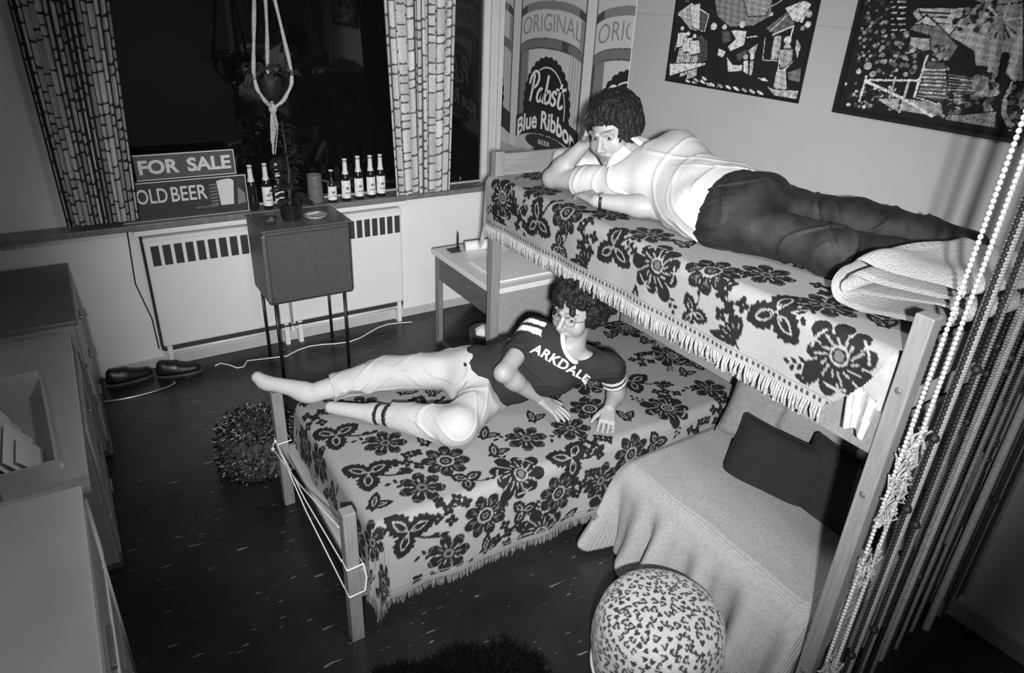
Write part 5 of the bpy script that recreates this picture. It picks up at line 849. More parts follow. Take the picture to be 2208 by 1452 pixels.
P2 = [('p',[(.234,.399),(.422,.401),(.477,.435),(.575,.438),(.664,.181),(.569,.192),(.494,.217),(.473,.265),(.371,.306),(.266,.328),(.212,.376)],.3),('p',[(.232,.394),(.427,.402),(.371,.306),(.253,.367)],.36),('p',[(.408,.443),(.572,.447),(.581,.423),(.475,.409),(.426,.423)],.26),('l',[(.237,.38),(.353,.38)],6.0,.012),('l',[(.279,.365),(.346,.367)],6.0,.012),('l',[(.316,.347),(.364,.347)],5.0,.012),('p',[(.217,.319),(.27,.373),(.316,.347),(.417,.276),(.398,.224),(.319,.24),(.305,.302)],.13),('p',[(.225,.334),(.271,.37),(.316,.345),(.314,.333),(.261,.342)],.42),('p',[(.231,.297),(.307,.296),(.321,.252),(.237,.256)],.28),('p',[(.195,.306),(.222,.302),(.234,.244),(.209,.26)],.012),('l',[(.091,.424),(.134,.416),(.204,.424)],9.0,.012),('p',[(.114,.415),(.18,.418),(.179,.408),(.118,.406)],.34),('d',[(.135,.412)],.006,.012),('l',[(.1,.404),(.14,.397),(.208,.405)],9.0,.012),('p',[(.12,.396),(.186,.399),(.185,.389),(.124,.387)],.55),('d',[(.148,.392)],.006,.012),('l',[(.108,.385),(.146,.377),(.212,.386)],9.0,.012),('p',[(.126,.377),(.192,.379),(.191,.37),(.13,.367)],.34),('d',[(.161,.373)],.006,.012),('l',[(.117,.366),(.152,.358),(.216,.367)],9.0,.012),('p',[(.132,.357),(.198,.36),(.197,.351),(.136,.348)],.55),('d',[(.153,.353)],.006,.012),('l',[(.126,.346),(.158,.339),(.22,.348)],9.0,.012),('p',[(.138,.337),(.204,.341),(.203,.332),(.142,.328)],.34),('d',[(.166,.334)],.006,.012),('l',[(.134,.327),(.164,.319),(.224,.328)],9.0,.012),('p',[(.144,.318),(.21,.322),(.209,.313),(.148,.309)],.55),('d',[(.179,.315)],.006,.012),('d',[(.12,.307)],.007,.28),('d',[(.074,.336)],.006,.05),('d',[(.037,.215)],.005,.1),('d',[(.059,.322)],.006,.28),('d',[(.12,.34)],.007,.16),('d',[(.028,.278)],.006,.28),('d',[(.126,.272)],.004,.16),('d',[(.064,.306)],.007,.1),('d',[(.036,.369)],.005,.16),('d',[(.122,.291)],.004,.16),('d',[(.118,.312)],.006,.05),('d',[(.036,.258)],.006,.1),('d',[(.024,.313)],.004,.28),('d',[(.046,.194)],.007,.05),('d',[(.059,.249)],.003,.1),('d',[(.081,.231)],.004,.28),('d',[(.044,.341)],.007,.05),('d',[(.082,.199)],.007,.1),('d',[(.045,.35)],.006,.16),('d',[(.065,.216)],.007,.05),('d',[(.016,.402)],.006,.05),('d',[(.032,.303)],.003,.16),('d',[(.091,.302)],.006,.16),('d',[(.078,.337)],.005,.05),('d',[(.049,.273)],.005,.16),('d',[(-.001,.367)],.003,.16),('d',[(.049,.31)],.003,.28),('d',[(.063,.306)],.005,.16),('d',[(.122,.289)],.003,.16),('d',[(.083,.349)],.006,.05),('d',[(.062,.334)],.006,.28),('d',[(.03,.353)],.005,.05),('d',[(.127,.237)],.006,.16),('d',[(-.006,.353)],.005,.16),('d',[(.109,.341)],.005,.28),('d',[(.054,.246)],.005,.28),('d',[(.073,.276)],.005,.1),('d',[(.132,.2)],.006,.05),('d',[(.051,.274)],.006,.16),('d',[(.086,.403)],.007,.05),('d',[(.049,.194)],.004,.05),('d',[(.125,.195)],.006,.16),('d',[(.103,.334)],.006,.28),('d',[(.129,.246)],.005,.1),('d',[(.084,.407)],.007,.05),('d',[(.048,.27)],.006,.16),('d',[(.095,.217)],.005,.1),('d',[(.041,.356)],.005,.1),('d',[(.111,.221)],.006,.05),('d',[(.129,.273)],.003,.28),('d',[(.063,.417)],.006,.05),('d',[(.079,.204)],.003,.28),('d',[(.11,.385)],.006,.1),('d',[(.038,.391)],.003,.1),('d',[(.106,.251)],.003,.28),('d',[(.048,.21)],.004,.16),('d',[(.09,.215)],.005,.28),('d',[(.111,.261)],.006,.16),('d',[(.045,.206)],.005,.28),('d',[(.098,.253)],.007,.28),('d',[(.028,.214)],.004,.05),('d',[(.029,.311)],.004,.28),('d',[(.095,.356)],.005,.1),('d',[(.063,.214)],.005,.28),('d',[(.13,.247)],.007,.16),('d',[(.042,.298)],.007,.16),('d',[(.108,.367)],.004,.05),('d',[(.069,.378)],.006,.1),('d',[(.054,.225)],.004,.16),('d',[(.027,.413)],.004,.28),('d',[(.207,.281)],.005,.2),('d',[(.182,.205)],.007,.3),('d',[(.2,.167)],.004,.2),('d',[(.188,.199)],.008,.1),('d',[(.106,.285)],.005,.02),('d',[(.228,.194)],.009,.1),('d',[(.17,.239)],.005,.02),('d',[(.253,.164)],.008,.3),('d',[(.233,.222)],.008,.2),('d',[(.228,.192)],.007,.1),('d',[(.233,.205)],.005,.02),('d',[(.15,.273)],.009,.02),('d',[(.2,.193)],.009,.1),('d',[(.231,.223)],.008,.3),('d',[(.236,.242)],.008,.3),('d',[(.134,.291)],.006,.3),('d',[(.232,.229)],.005,.1),('d',[(.179,.237)],.004,.3),('d',[(.199,.154)],.006,.3),('d',[(.212,.307)],.007,.3),('d',[(.142,.223)],.008,.2),('d',[(.201,.263)],.007,.1),('d',[(.215,.224)],.006,.1),('d',[(.133,.25)],.008,.2),('d',[(.166,.29)],.007,.1),('d',[(.165,.16)],.004,.3),('d',[(.244,.216)],.005,.3),('d',[(.174,.238)],.007,.02),('d',[(.168,.291)],.005,.1),('d',[(.207,.284)],.007,.02),('d',[(.143,.2)],.006,.2),('d',[(.206,.259)],.007,.2),('d',[(.245,.197)],.007,.1),('d',[(.209,.303)],.009,.2),('d',[(.2,.168)],.004,.2),('d',[(.195,.218)],.009,.1),('d',[(.151,.266)],.007,.1),('d',[(.221,.272)],.004,.02),('d',[(.187,.271)],.009,.3),('d',[(.19,.213)],.006,.02),('d',[(.133,.22)],.005,.2),('d',[(.222,.268)],.004,.02),('d',[(.143,.166)],.008,.1),('d',[(.209,.264)],.007,.2),('d',[(.201,.268)],.008,.1),('d',[(.194,.206)],.004,.3),('d',[(.162,.254)],.006,.02),('d',[(.217,.298)],.007,.3),('d',[(.156,.201)],.009,.3),('d',[(.164,.251)],.008,.02),('d',[(.201,.299)],.005,.02),('d',[(.251,.194)],.007,.1),('d',[(.235,.249)],.008,.02),('d',[(.176,.161)],.008,.02),('d',[(.184,.281)],.006,.02),('d',[(.159,.297)],.005,.3),('d',[(.213,.174)],.006,.3),('d',[(.211,.26)],.005,.02),('d',[(.195,.226)],.008,.3),('d',[(.2,.236)],.007,.1),('d',[(.371,.262)],.008,.02),('d',[(.29,.266)],.006,.3),('d',[(.343,.248)],.005,.2),('d',[(.389,.206)],.007,.08),('d',[(.347,.193)],.006,.3),('d',[(.287,.149)],.005,.08),('d',[(.379,.201)],.008,.08),('d',[(.33,.23)],.004,.2),('d',[(.351,.201)],.006,.02),('d',[(.385,.233)],.006,.3),('d',[(.293,.182)],.005,.08),('d',[(.381,.256)],.008,.08),('d',[(.326,.247)],.008,.02),('d',[(.364,.229)],.006,.2),('d',[(.256,.249)],.007,.02),('d',[(.251,.241)],.006,.08),('d',[(.243,.261)],.007,.08),('d',[(.331,.161)],.004,.02),('d',[(.301,.245)],.008,.02),('d',[(.275,.176)],.009,.2),('d',[(.36,.247)],.009,.08),('d',[(.295,.257)],.007,.2),('d',[(.252,.248)],.007,.3),('d',[(.343,.219)],.008,.2),('d',[(.363,.268)],.008,.02),('d',[(.341,.221)],.008,.3),('d',[(.272,.158)],.007,.02),('d',[(.351,.218)],.005,.2),('d',[(.278,.246)],.004,.08),('d',[(.402,.198)],.006,.3),('d',[(.324,.175)],.006,.3),('d',[(.36,.241)],.005,.08),('d',[(.326,.167)],.009,.3),('d',[(.354,.26)],.007,.02),('d',[(.261,.239)],.008,.02),('d',[(.325,.23)],.009,.02),('d',[(.359,.24)],.009,.3),('d',[(.269,.231)],.008,.2),('d',[(.377,.269)],.007,.2),('d',[(.34,.27)],.008,.02),('d',[(.338,.197)],.006,.2),('d',[(.361,.264)],.006,.2),('d',[(.282,.212)],.007,.02),('d',[(.352,.27)],.005,.08),('d',[(.259,.253)],.007,.3),('d',[(.315,.186)],.006,.2),('d',[(.324,.265)],.006,.08),('d',[(.371,.197)],.008,.02),('d',[(.384,.212)],.005,.3),('d',[(.355,.193)],.008,.08),('d',[(.255,.249)],.008,.3),('d',[(.327,.219)],.008,.02),('d',[(.275,.178)],.006,.02),('d',[(.282,.193)],.008,.2),('d',[(.365,.185)],.007,.3),('d',[(.339,.257)],.007,.2),('d',[(.274,.21)],.006,.2),('d',[(.294,.182)],.007,.02),('d',[(.332,.191)],.006,.02),('d',[(.325,.182)],.004,.08),('d',[(.092,.178)],.022,.3),('d',[(.058,.154)],.016,.36),('d',[(.121,.151)],.018,.33),('d',[(.205,.112)],.005,.4),('d',[(.073,.079)],.004,.4),('d',[(.216,.098)],.005,.03),('d',[(.075,.062)],.005,.12),('d',[(.246,.075)],.007,.25),('d',[(.226,.063)],.004,.03),('d',[(.144,.111)],.004,.25),('d',[(.146,.034)],.007,.25),('d',[(.256,.042)],.004,.03),('d',[(.182,.097)],.004,.4),('d',[(.105,.04)],.005,.12),('d',[(.148,.057)],.005,.25),('d',[(.049,.025)],.006,.03),('d',[(.081,.028)],.008,.03),('d',[(.143,.08)],.005,.03),('d',[(.147,.058)],.004,.12),('d',[(.246,.095)],.003,.4),('d',[(.117,.046)],.004,.25),('d',[(.147,.1)],.007,.4),('d',[(.245,.094)],.006,.03),('d',[(.14,.028)],.005,.12),('d',[(.227,.105)],.006,.25),('d',[(.227,.09)],.004,.12),('d',[(.231,.037)],.005,.25),('d',[(.059,.109)],.005,.12),('d',[(.174,.052)],.006,.03),('d',[(.087,.023)],.007,.03),('d',[(.23,.032)],.005,.25),('d',[(.213,.076)],.005,.4),('d',[(.06,.065)],.007,.4),('d',[(.179,.077)],.007,.4),('d',[(.152,.067)],.004,.12),('d',[(.079,.034)],.004,.12),('d',[(.12,.026)],.007,.4),('d',[(.156,.035)],.004,.03),('d',[(.208,.05)],.005,.25),('d',[(.05,.024)],.008,.4),('d',[(.218,.099)],.004,.12),('d',[(.249,.103)],.006,.03),('d',[(.232,.033)],.003,.25),('d',[(.205,.055)],.006,.4),('d',[(.226,.081)],.006,.12),('d',[(.105,.071)],.008,.03),('d',[(.216,.106)],.008,.03),('d',[(.175,.082)],.007,.03),('d',[(.26,.054)],.007,.4),('d',[(.128,.039)],.007,.12),('d',[(.099,.024)],.005,.25),('d',[(.209,.106)],.005,.4),('d',[(.202,.078)],.007,.03),('d',[(.107,.082)],.005,.12),('d',[(.167,.067)],.008,.12),('d',[(.103,.098)],.007,.03),('d',[(.149,.104)],.006,.4),('d',[(.069,.079)],.005,.4),('d',[(.151,.066)],.004,.03),('d',[(.051,.056)],.006,.03),('d',[(.166,.094)],.004,.4),('d',[(.013,.101)],.007,.4),('d',[(.129,.094)],.006,.03),('p',[(.158,.064),(.259,.078),(.267,.029),(.239,.031)],.3),('p',[(.265,.079),(.419,.082),(.44,.037),(.398,.031),(.273,.03)],.24),('l',[(.096,.139),(.094,.046)],12.0,.55),('l',[(.096,.126),(.313,.148)],9.0,.55),('l',[(.101,.121),(.265,.079),(.398,.031)],12.0,.55),('l',[(.216,.149),(.216,.072)],9.0,.34),('l',[(.274,.135),(.271,.027)],11.0,.34),('l',[(.315,.234),(.311,.091)],11.0,.55),('l',[(.314,.146),(.367,.128)],8.0,.55),('l',[(.311,.091),(.409,.074)],7.0,.34),('l',[(.402,.173),(.408,.08)],9.0,.34),('p',[(.32,.217),(.388,.218),(.428,.13),(.425,.083),(.321,.092)],.07),('l',[(.326,.096),(.426,.1)],5.0,.34),('l',[(.325,.108),(.421,.114)],5.0,.55),('l',[(.324,.12),(.417,.127)],5.0,.34),('l',[(.322,.135),(.413,.141)],5.0,.55),('l',[(.32,.148),(.408,.154)],5.0,.34),('l',[(.319,.161),(.404,.168)],5.0,.55),('l',[(.317,.174),(.4,.181)],5.0,.34),('l',[(.316,.187),(.395,.194)],5.0,.55),('l',[(.412,.18),(.519,.175)],6.0,.12),('l',[(.415,.17),(.522,.168)],6.0,.3),('l',[(.419,.16),(.524,.16)],6.0,.12),('l',[(.422,.15),(.527,.153)],6.0,.3),('l',[(.425,.14),(.529,.145)],6.0,.12),('l',[(.428,.13),(.532,.138)],6.0,.3),('l',[(.432,.12),(.534,.13)],6.0,.12),('l',[(.435,.11),(.537,.122)],6.0,.3),('l',[(.438,.1),(.539,.115)],6.0,.12),('d',[(.571,.099)],.01,.28),('d',[(.44,.116)],.007,.015),('d',[(.441,.067)],.011,.015),('d',[(.478,.096)],.01,.28),('d',[(.459,.1)],.01,.015),('d',[(.495,.111)],.011,.015),('d',[(.487,.097)],.009,.28),('d',[(.584,.117)],.01,.015),('d',[(.538,.121)],.005,.1),('d',[(.555,.126)],.011,.015),('d',[(.464,.097)],.006,.28),('d',[(.545,.083)],.005,.015),('d',[(.578,.101)],.009,.1),('d',[(.464,.056)],.011,.1),('d',[(.447,.1)],.006,.28),('d',[(.519,.065)],.01,.015),('d',[(.602,.084)],.006,.015),('d',[(.529,.122)],.009,.28),('d',[(.548,.124)],.011,.015),('d',[(.592,.139)],.008,.28),('d',[(.454,.112)],.009,.28),('d',[(.551,.082)],.008,.015),('d',[(.584,.08)],.012,.28),('d',[(.501,.062)],.011,.015),('d',[(.479,.066)],.011,.28),('d',[(.458,.071)],.005,.28),('d',[(.534,.093)],.01,.015),('d',[(.513,.103)],.006,.015),('d',[(.503,.08)],.01,.015),('d',[(.444,.059)],.01,.015),('d',[(.451,.08)],.007,.28),('d',[(.576,.114)],.011,.1),('d',[(.433,.103)],.008,.1),('d',[(.518,.068)],.007,.015),('d',[(.471,.064)],.009,.015),('d',[(.509,.089)],.011,.1),('d',[(.47,.091)],.007,.1),('d',[(.489,.102)],.007,.1),('d',[(.495,.085)],.006,.015),('d',[(.432,.091)],.006,.015),('d',[(.528,.118)],.012,.1),('d',[(.483,.058)],.011,.1),('d',[(.457,.075)],.011,.015),('d',[(.447,.107)],.009,.015),('d',[(.526,.124)],.006,.28),('d',[(.502,.109)],.008,.015),('d',[(.593,.106)],.008,.015),('d',[(.551,.071)],.008,.015),('d',[(.578,.088)],.01,.28),('d',[(.54,.099)],.006,.1),('l',[(.407,.044),(.449,.03)],5.0,.1),('l',[(.43,.043),(.47,.029)],5.0,.28),('l',[(.452,.042),(.49,.029)],5.0,.1),('l',[(.475,.04),(.511,.029)],5.0,.28),('l',[(.497,.039),(.531,.029)],5.0,.1),('l',[(.518,.038),(.551,.028)],5.0,.28),('l',[(.54,.037),(.571,.028)],5.0,.1),('l',[(.561,.035),(.59,.028)],5.0,.28),('l',[(.582,.034),(.609,.028)],5.0,.1),('l',[(.603,.033),(.628,.028)],5.0,.28),('p',[(.446,.038),(.612,.081),(.625,.026),(.45,.024)],.2),('l',[(.457,.043),(.563,.045)],4.0,.3),('l',[(.475,.043),(.57,.043)],4.0,.1),('l',[(.493,.044),(.578,.04)],4.0,.3),('l',[(.51,.044),(.585,.038)],4.0,.1),('l',[(.528,.045),(.593,.036)],4.0,.3),('l',[(.545,.045),(.601,.034)],4.0,.1),('l',[(.562,.045),(.608,.032)],4.0,.3),('l',[(.579,.046),(.615,.029)],4.0,.1),('d',[(.453,.401)],.012,.03),('d',[(.474,.363)],.009,.03),('d',[(.484,.329)],.01,.16),('d',[(.441,.405)],.008,.16),('d',[(.47,.405)],.008,.16),('d',[(.504,.386)],.007,.3),('d',[(.494,.334)],.01,.03),('d',[(.424,.327)],.006,.3),('d',[(.499,.383)],.011,.03),('d',[(.437,.371)],.008,.16),('d',[(.467,.33)],.013,.16),('d',[(.477,.34)],.007,.015),('d',[(.443,.363)],.011,.03),('d',[(.447,.364)],.012,.015),('d',[(.474,.342)],.009,.3),('d',[(.409,.328)],.014,.16),('d',[(.483,.353)],.01,.3),('d',[(.483,.335)],.007,.3),('d',[(.461,.385)],.007,.16),('d',[(.453,.403)],.006,.03),('d',[(.474,.376)],.01,.3),('d',[(.382,.355)],.012,.015),('d',[(.421,.349)],.009,.015),('d',[(.449,.389)],.01,.015),('d',[(.408,.375)],.006,.03),('d',[(.47,.363)],.011,.015),('d',[(.489,.333)],.01,.3),('d',[(.465,.413)],.009,.03),('d',[(.43,.341)],.006,.3),('d',[(.489,.407)],.012,.03),('d',[(.469,.398)],.007,.16),('d',[(.38,.385)],.013,.16),('d',[(.417,.355)],.008,.015),('d',[(.501,.383)],.01,.03),('d',[(.407,.396)],.012,.015),('d',[(.412,.339)],.01,.3),('d',[(.465,.363)],.011,.3),('d',[(.457,.384)],.013,.16),('d',[(.501,.376)],.008,.3),('d',[(.486,.341)],.006,.015),('d',[(.43,.382)],.01,.16),('d',[(.403,.332)],.007,.015),('d',[(.401,.348)],.011,.3),('d',[(.464,.363)],.013,.3),('d',[(.516,.35)],.013,.16),('d',[(.431,.373)],.008,.03),('d',[(.407,.393)],.01,.16),('d',[(.482,.368)],.007,.16),('d',[(.443,.361)],.008,.03),('d',[(.402,.366)],.013,.3),('d',[(.485,.343)],.009,.3),('d',[(.417,.359)],.01,.16),('d',[(.472,.405)],.014,.16),('d',[(.475,.395)],.007,.015),('d',[(.493,.384)],.013,.16),('d',[(.401,.371)],.01,.03),('d',[(.496,.387)],.01,.015),('d',[(.442,.372)],.009,.015),('d',[(.467,.341)],.008,.16),('d',[(.46,.334)],.01,.03),('d',[(.409,.307)],.008,.3),('d',[(.474,.414)],.012,.16),('d',[(.492,.362)],.011,.03),('d',[(.49,.421)],.014,.015),('d',[(.495,.341)],.006,.3),('d',[(.491,.352)],.008,.3),('d',[(.4,.387)],.013,.03),('d',[(.386,.379)],.009,.3),('d',[(.408,.355)],.012,.16),('d',[(.399,.358)],.006,.3),('l',[(.533,.365),(.505,.32)],7.0,.012),('l',[(.533,.365),(.592,.331)],7.0,.55),('l',[(.533,.365),(.596,.343)],7.0,.34),('l',[(.533,.365),(.528,.311)],7.0,.012),('l',[(.533,.365),(.584,.321)],7.0,.55),('l',[(.533,.365),(.594,.334)],7.0,.34),('l',[(.533,.365),(.591,.329)],7.0,.012),('l',[(.533,.365),(.477,.405)],7.0,.55),('l',[(.533,.365),(.594,.334)],7.0,.34),('l',[(.533,.365),(.573,.314)],7.0,.012),('l',[(.533,.365),(.538,.418)],7.0,.55),('l',[(.533,.365),(.504,.32)],7.0,.34),('l',[(.533,.365),(.56,.31)],7.0,.012),('l',[(.533,.365),(.589,.379)],7.0,.55),('l',[(.515,.4),(.547,.313),(.557,.261)],22.0,.2),('l',[(.58,.258),(.587,.205),(.634,.178),(.624,.111),(.644,.069),(.681,.025)],34.0,.012),('l',[(.606,.212),(.635,.189),(.626,.122),(.635,.079),(.676,.03)],18.0,.4),('p',[(.5,.218),(.534,.216),(.541,.144),(.526,.154)],.02),('p',[(.634,.178),(.662,.186),(.714,.036),(.685,.042),(.643,.102)],.015),('d',[(.689,.106)],.007,.015),('d',[(.682,.113)],.011,.2),('d',[(.663,.17)],.012,.06),('d',[(.683,.045)],.012,.015),('d',[(.654,.113)],.01,.2),('d',[(.679,.112)],.012,.2),('d',[(.663,.11)],.012,.015),('d',[(.641,.126)],.01,.015),('d',[(.651,.166)],.007,.2),('d',[(.68,.111)],.007,.2),('d',[(.654,.165)],.008,.06),('d',[(.671,.133)],.005,.2),('d',[(.669,.094)],.009,.06),('d',[(.661,.101)],.006,.015),('d',[(.644,.166)],.009,.015),('d',[(.703,.054)],.005,.06),('d',[(.644,.153)],.007,.015),('d',[(.639,.135)],.007,.015),('d',[(.694,.082)],.009,.06),('d',[(.663,.168)],.012,.015),('d',[(.668,.154)],.005,.2),('d',[(.675,.104)],.01,.06),('d',[(.663,.163)],.009,.06),('d',[(.703,.061)],.009,.015),('d',[(.675,.074)],.005,.06),('d',[(.651,.112)],.008,.06),('d',[(.67,.134)],.007,.2),('d',[(.652,.159)],.01,.015),('d',[(.663,.085)],.011,.2),('d',[(.667,.069)],.009,.2),('d',[(.635,.148)],.006,.2),('d',[(.663,.102)],.009,.015),('d',[(.682,.047)],.01,.2),('d',[(.675,.103)],.009,.2),('d',[(.653,.099)],.006,.015),('d',[(.674,.136)],.009,.2),('d',[(.689,.072)],.009,.06),('d',[(.681,.121)],.005,.06),('d',[(.698,.058)],.005,.06),('d',[(.661,.14)],.011,.06),('d',[(.659,.092)],.011,.2),('d',[(.644,.132)],.005,.2),('d',[(.687,.035)],.005,.015),('d',[(.664,.106)],.007,.06),('d',[(.659,.151)],.01,.015),('d',[(.687,.071)],.008,.06),('d',[(.677,.06)],.008,.015),('d',[(.662,.14)],.011,.06),('d',[(.675,.036)],.01,.015),('d',[(.697,.059)],.008,.015),('d',[(.655,.164)],.008,.06),('d',[(.646,.113)],.01,.2),('d',[(.639,.164)],.008,.2),('d',[(.705,.041)],.005,.2),('d',[(.68,.04)],.012,.015),('d',[(.654,.088)],.011,.06),('d',[(.685,.043)],.005,.015),('d',[(.672,.043)],.008,.2),('d',[(.659,.165)],.01,.015),('d',[(.669,.098)],.011,.015),('d',[(.536,.181)],.01,.3),('d',[(.523,.153)],.009,.02),('d',[(.512,.179)],.011,.15),('d',[(.548,.133)],.007,.3),('d',[(.563,.184)],.011,.02),('d',[(.535,.175)],.007,.3),('d',[(.547,.141)],.01,.36),('d',[(.539,.128)],.007,.15),('d',[(.538,.141)],.009,.36),('d',[(.547,.127)],.009,.15),('d',[(.518,.166)],.012,.36),('d',[(.545,.189)],.011,.02),('d',[(.548,.139)],.011,.02),('d',[(.515,.167)],.009,.3),('d',[(.564,.174)],.007,.36),('d',[(.556,.14)],.012,.02),('d',[(.563,.136)],.012,.3),('d',[(.581,.16)],.009,.3),('d',[(.545,.179)],.007,.02),('d',[(.518,.152)],.012,.3),('d',[(.547,.142)],.008,.3),('d',[(.57,.139)],.007,.15),('d',[(.559,.17)],.006,.3),('d',[(.563,.163)],.01,.15),('d',[(.563,.161)],.01,.02),('d',[(.589,.147)],.006,.15),('d',[(.584,.138)],.011,.36),('d',[(.526,.138)],.008,.15),('d',[(.539,.176)],.012,.15),('d',[(.53,.153)],.011,.15),('d',[(.571,.134)],.011,.36),('d',[(.581,.142)],.009,.36),('d',[(.561,.156)],.008,.02),('d',[(.53,.128)],.006,.36),('d',[(.544,.158)],.011,.36),('d',[(.544,.13)],.011,.3),('d',[(.551,.148)],.012,.3),('d',[(.566,.189)],.007,.3),('d',[(.577,.164)],.009,.15),('d',[(.536,.157)],.012,.15)]
wall_sheet('velvet_tapestry', 'black velvet tapestry of dancing villagers hung between beer poster and mountain scene', 'tapestry', 2.87, .845, 1.92, .56, .0032, .012, paint_cmds(P1, .00075), .008, M['velvet'], None)
wall_sheet('velvet_tapestry', 'framed velvet picture of a mountain, pagoda and footbridge near the bead curtain', 'tapestry', 1.822, .70, 1.927, .50, .0032, .012, paint_cmds(P2, .00085), .022, M['velvet'], .014)

# ------------------------------------------------------------------ bead curtain at the near end of the bunk
M['bead_w'] = mat('white_wooden_bead', .42, .4); M['bead_d'] = mat('black_wooden_bead', .012, .6); M['bead_g'] = mat('grey_disc_bead', .30, .5, noise=.2, nscale=90); M['bead_m'] = mat('dim_bead', .16, .5, noise=.3, nscale=90)
t = thing('bead_curtain', 'hanging curtain of wooden bead strands at the near end of the bunk', 'bead curtain', (1.75, .705, 0))
MB().tube([(0.0, 0, 2.70), (1.04, 0, 2.70)], .014, 10).build('rod', M['ddark'], t, smooth=True)
r = random.Random(21)
STR = [(.020, 'w', .03), (.048, 'w', .05), (.078, 'w', .04), (.118, 'd', .06), (.150, 'g', .08), (.192, 'm', .09), (.222, 'd', .10), (.262, 'm', .10), (.305, 'd', .10), (.345, 'm', .12), (.385, 'd', .12), (.425, 'g', .12), (.47, 'd', .12), (.515, 'm', .14), (.56, 'd', .14), (.61, 'm', .15), (.66, 'd', .15), (.71, 'g', .15), (.76, 'm', .15), (.82, 'd', .15), (.88, 'm', .15), (.94, 'd', .15), (1.0, 'm', .15)]
for x, k, zb in STR:
    mb = MB(); zt = 2.69; z = zb+.04*r.random(); y0 = r.uniform(-.018, .018); ph = r.uniform(0, 6); mb.tube([(x, y0, z), (x, y0, zt)], .0016, 5)
    while z < zt:
        wob = .004*math.sin(z*4+ph); xx = x
        if k in 'wd':
            rr_ = .0066; mb.ball((xx, y0, z), (rr_, rr_, .0072), 8, 5); z += .0142
        elif k == 'g': mb.lathe([(.006, -.003), (.0135, -.0032), (.0135, .0032), (.006, .003)], (xx, y0, z), 10); z += .0085
        else: mb.lathe([(.004, -.004), (.0078, 0), (.004, .004)], (xx, y0, z), 8); z += .0095
    if k == 'd':
        for _ in range(3): mb.ball((x, y0, r.uniform(.3, 1.5)), .0145, 10, 7)
    mb.build('strand', M['bead_'+k], t, smooth=True)
# tangled thread where the first strands have caught
for zc, n, hgt, x0, x1 in ((1.13, 60, .30, .005, .085), (.80, 22, .12, .0, .08), (.22, 60, .30, -.01, .09)):
    mb = MB()
    for i in range(n):
        za = zc+r.uniform(-hgt/2, hgt/2); pts = [(r.uniform(x0, x1), r.uniform(-.022, .02), za+r.uniform(-.05, .05)) for _ in range(4)]; mb.tube(pts, .0032, 5)
    o = mb.build('tangle', M['bead_g'], t); o['kind'] = 'stuff'
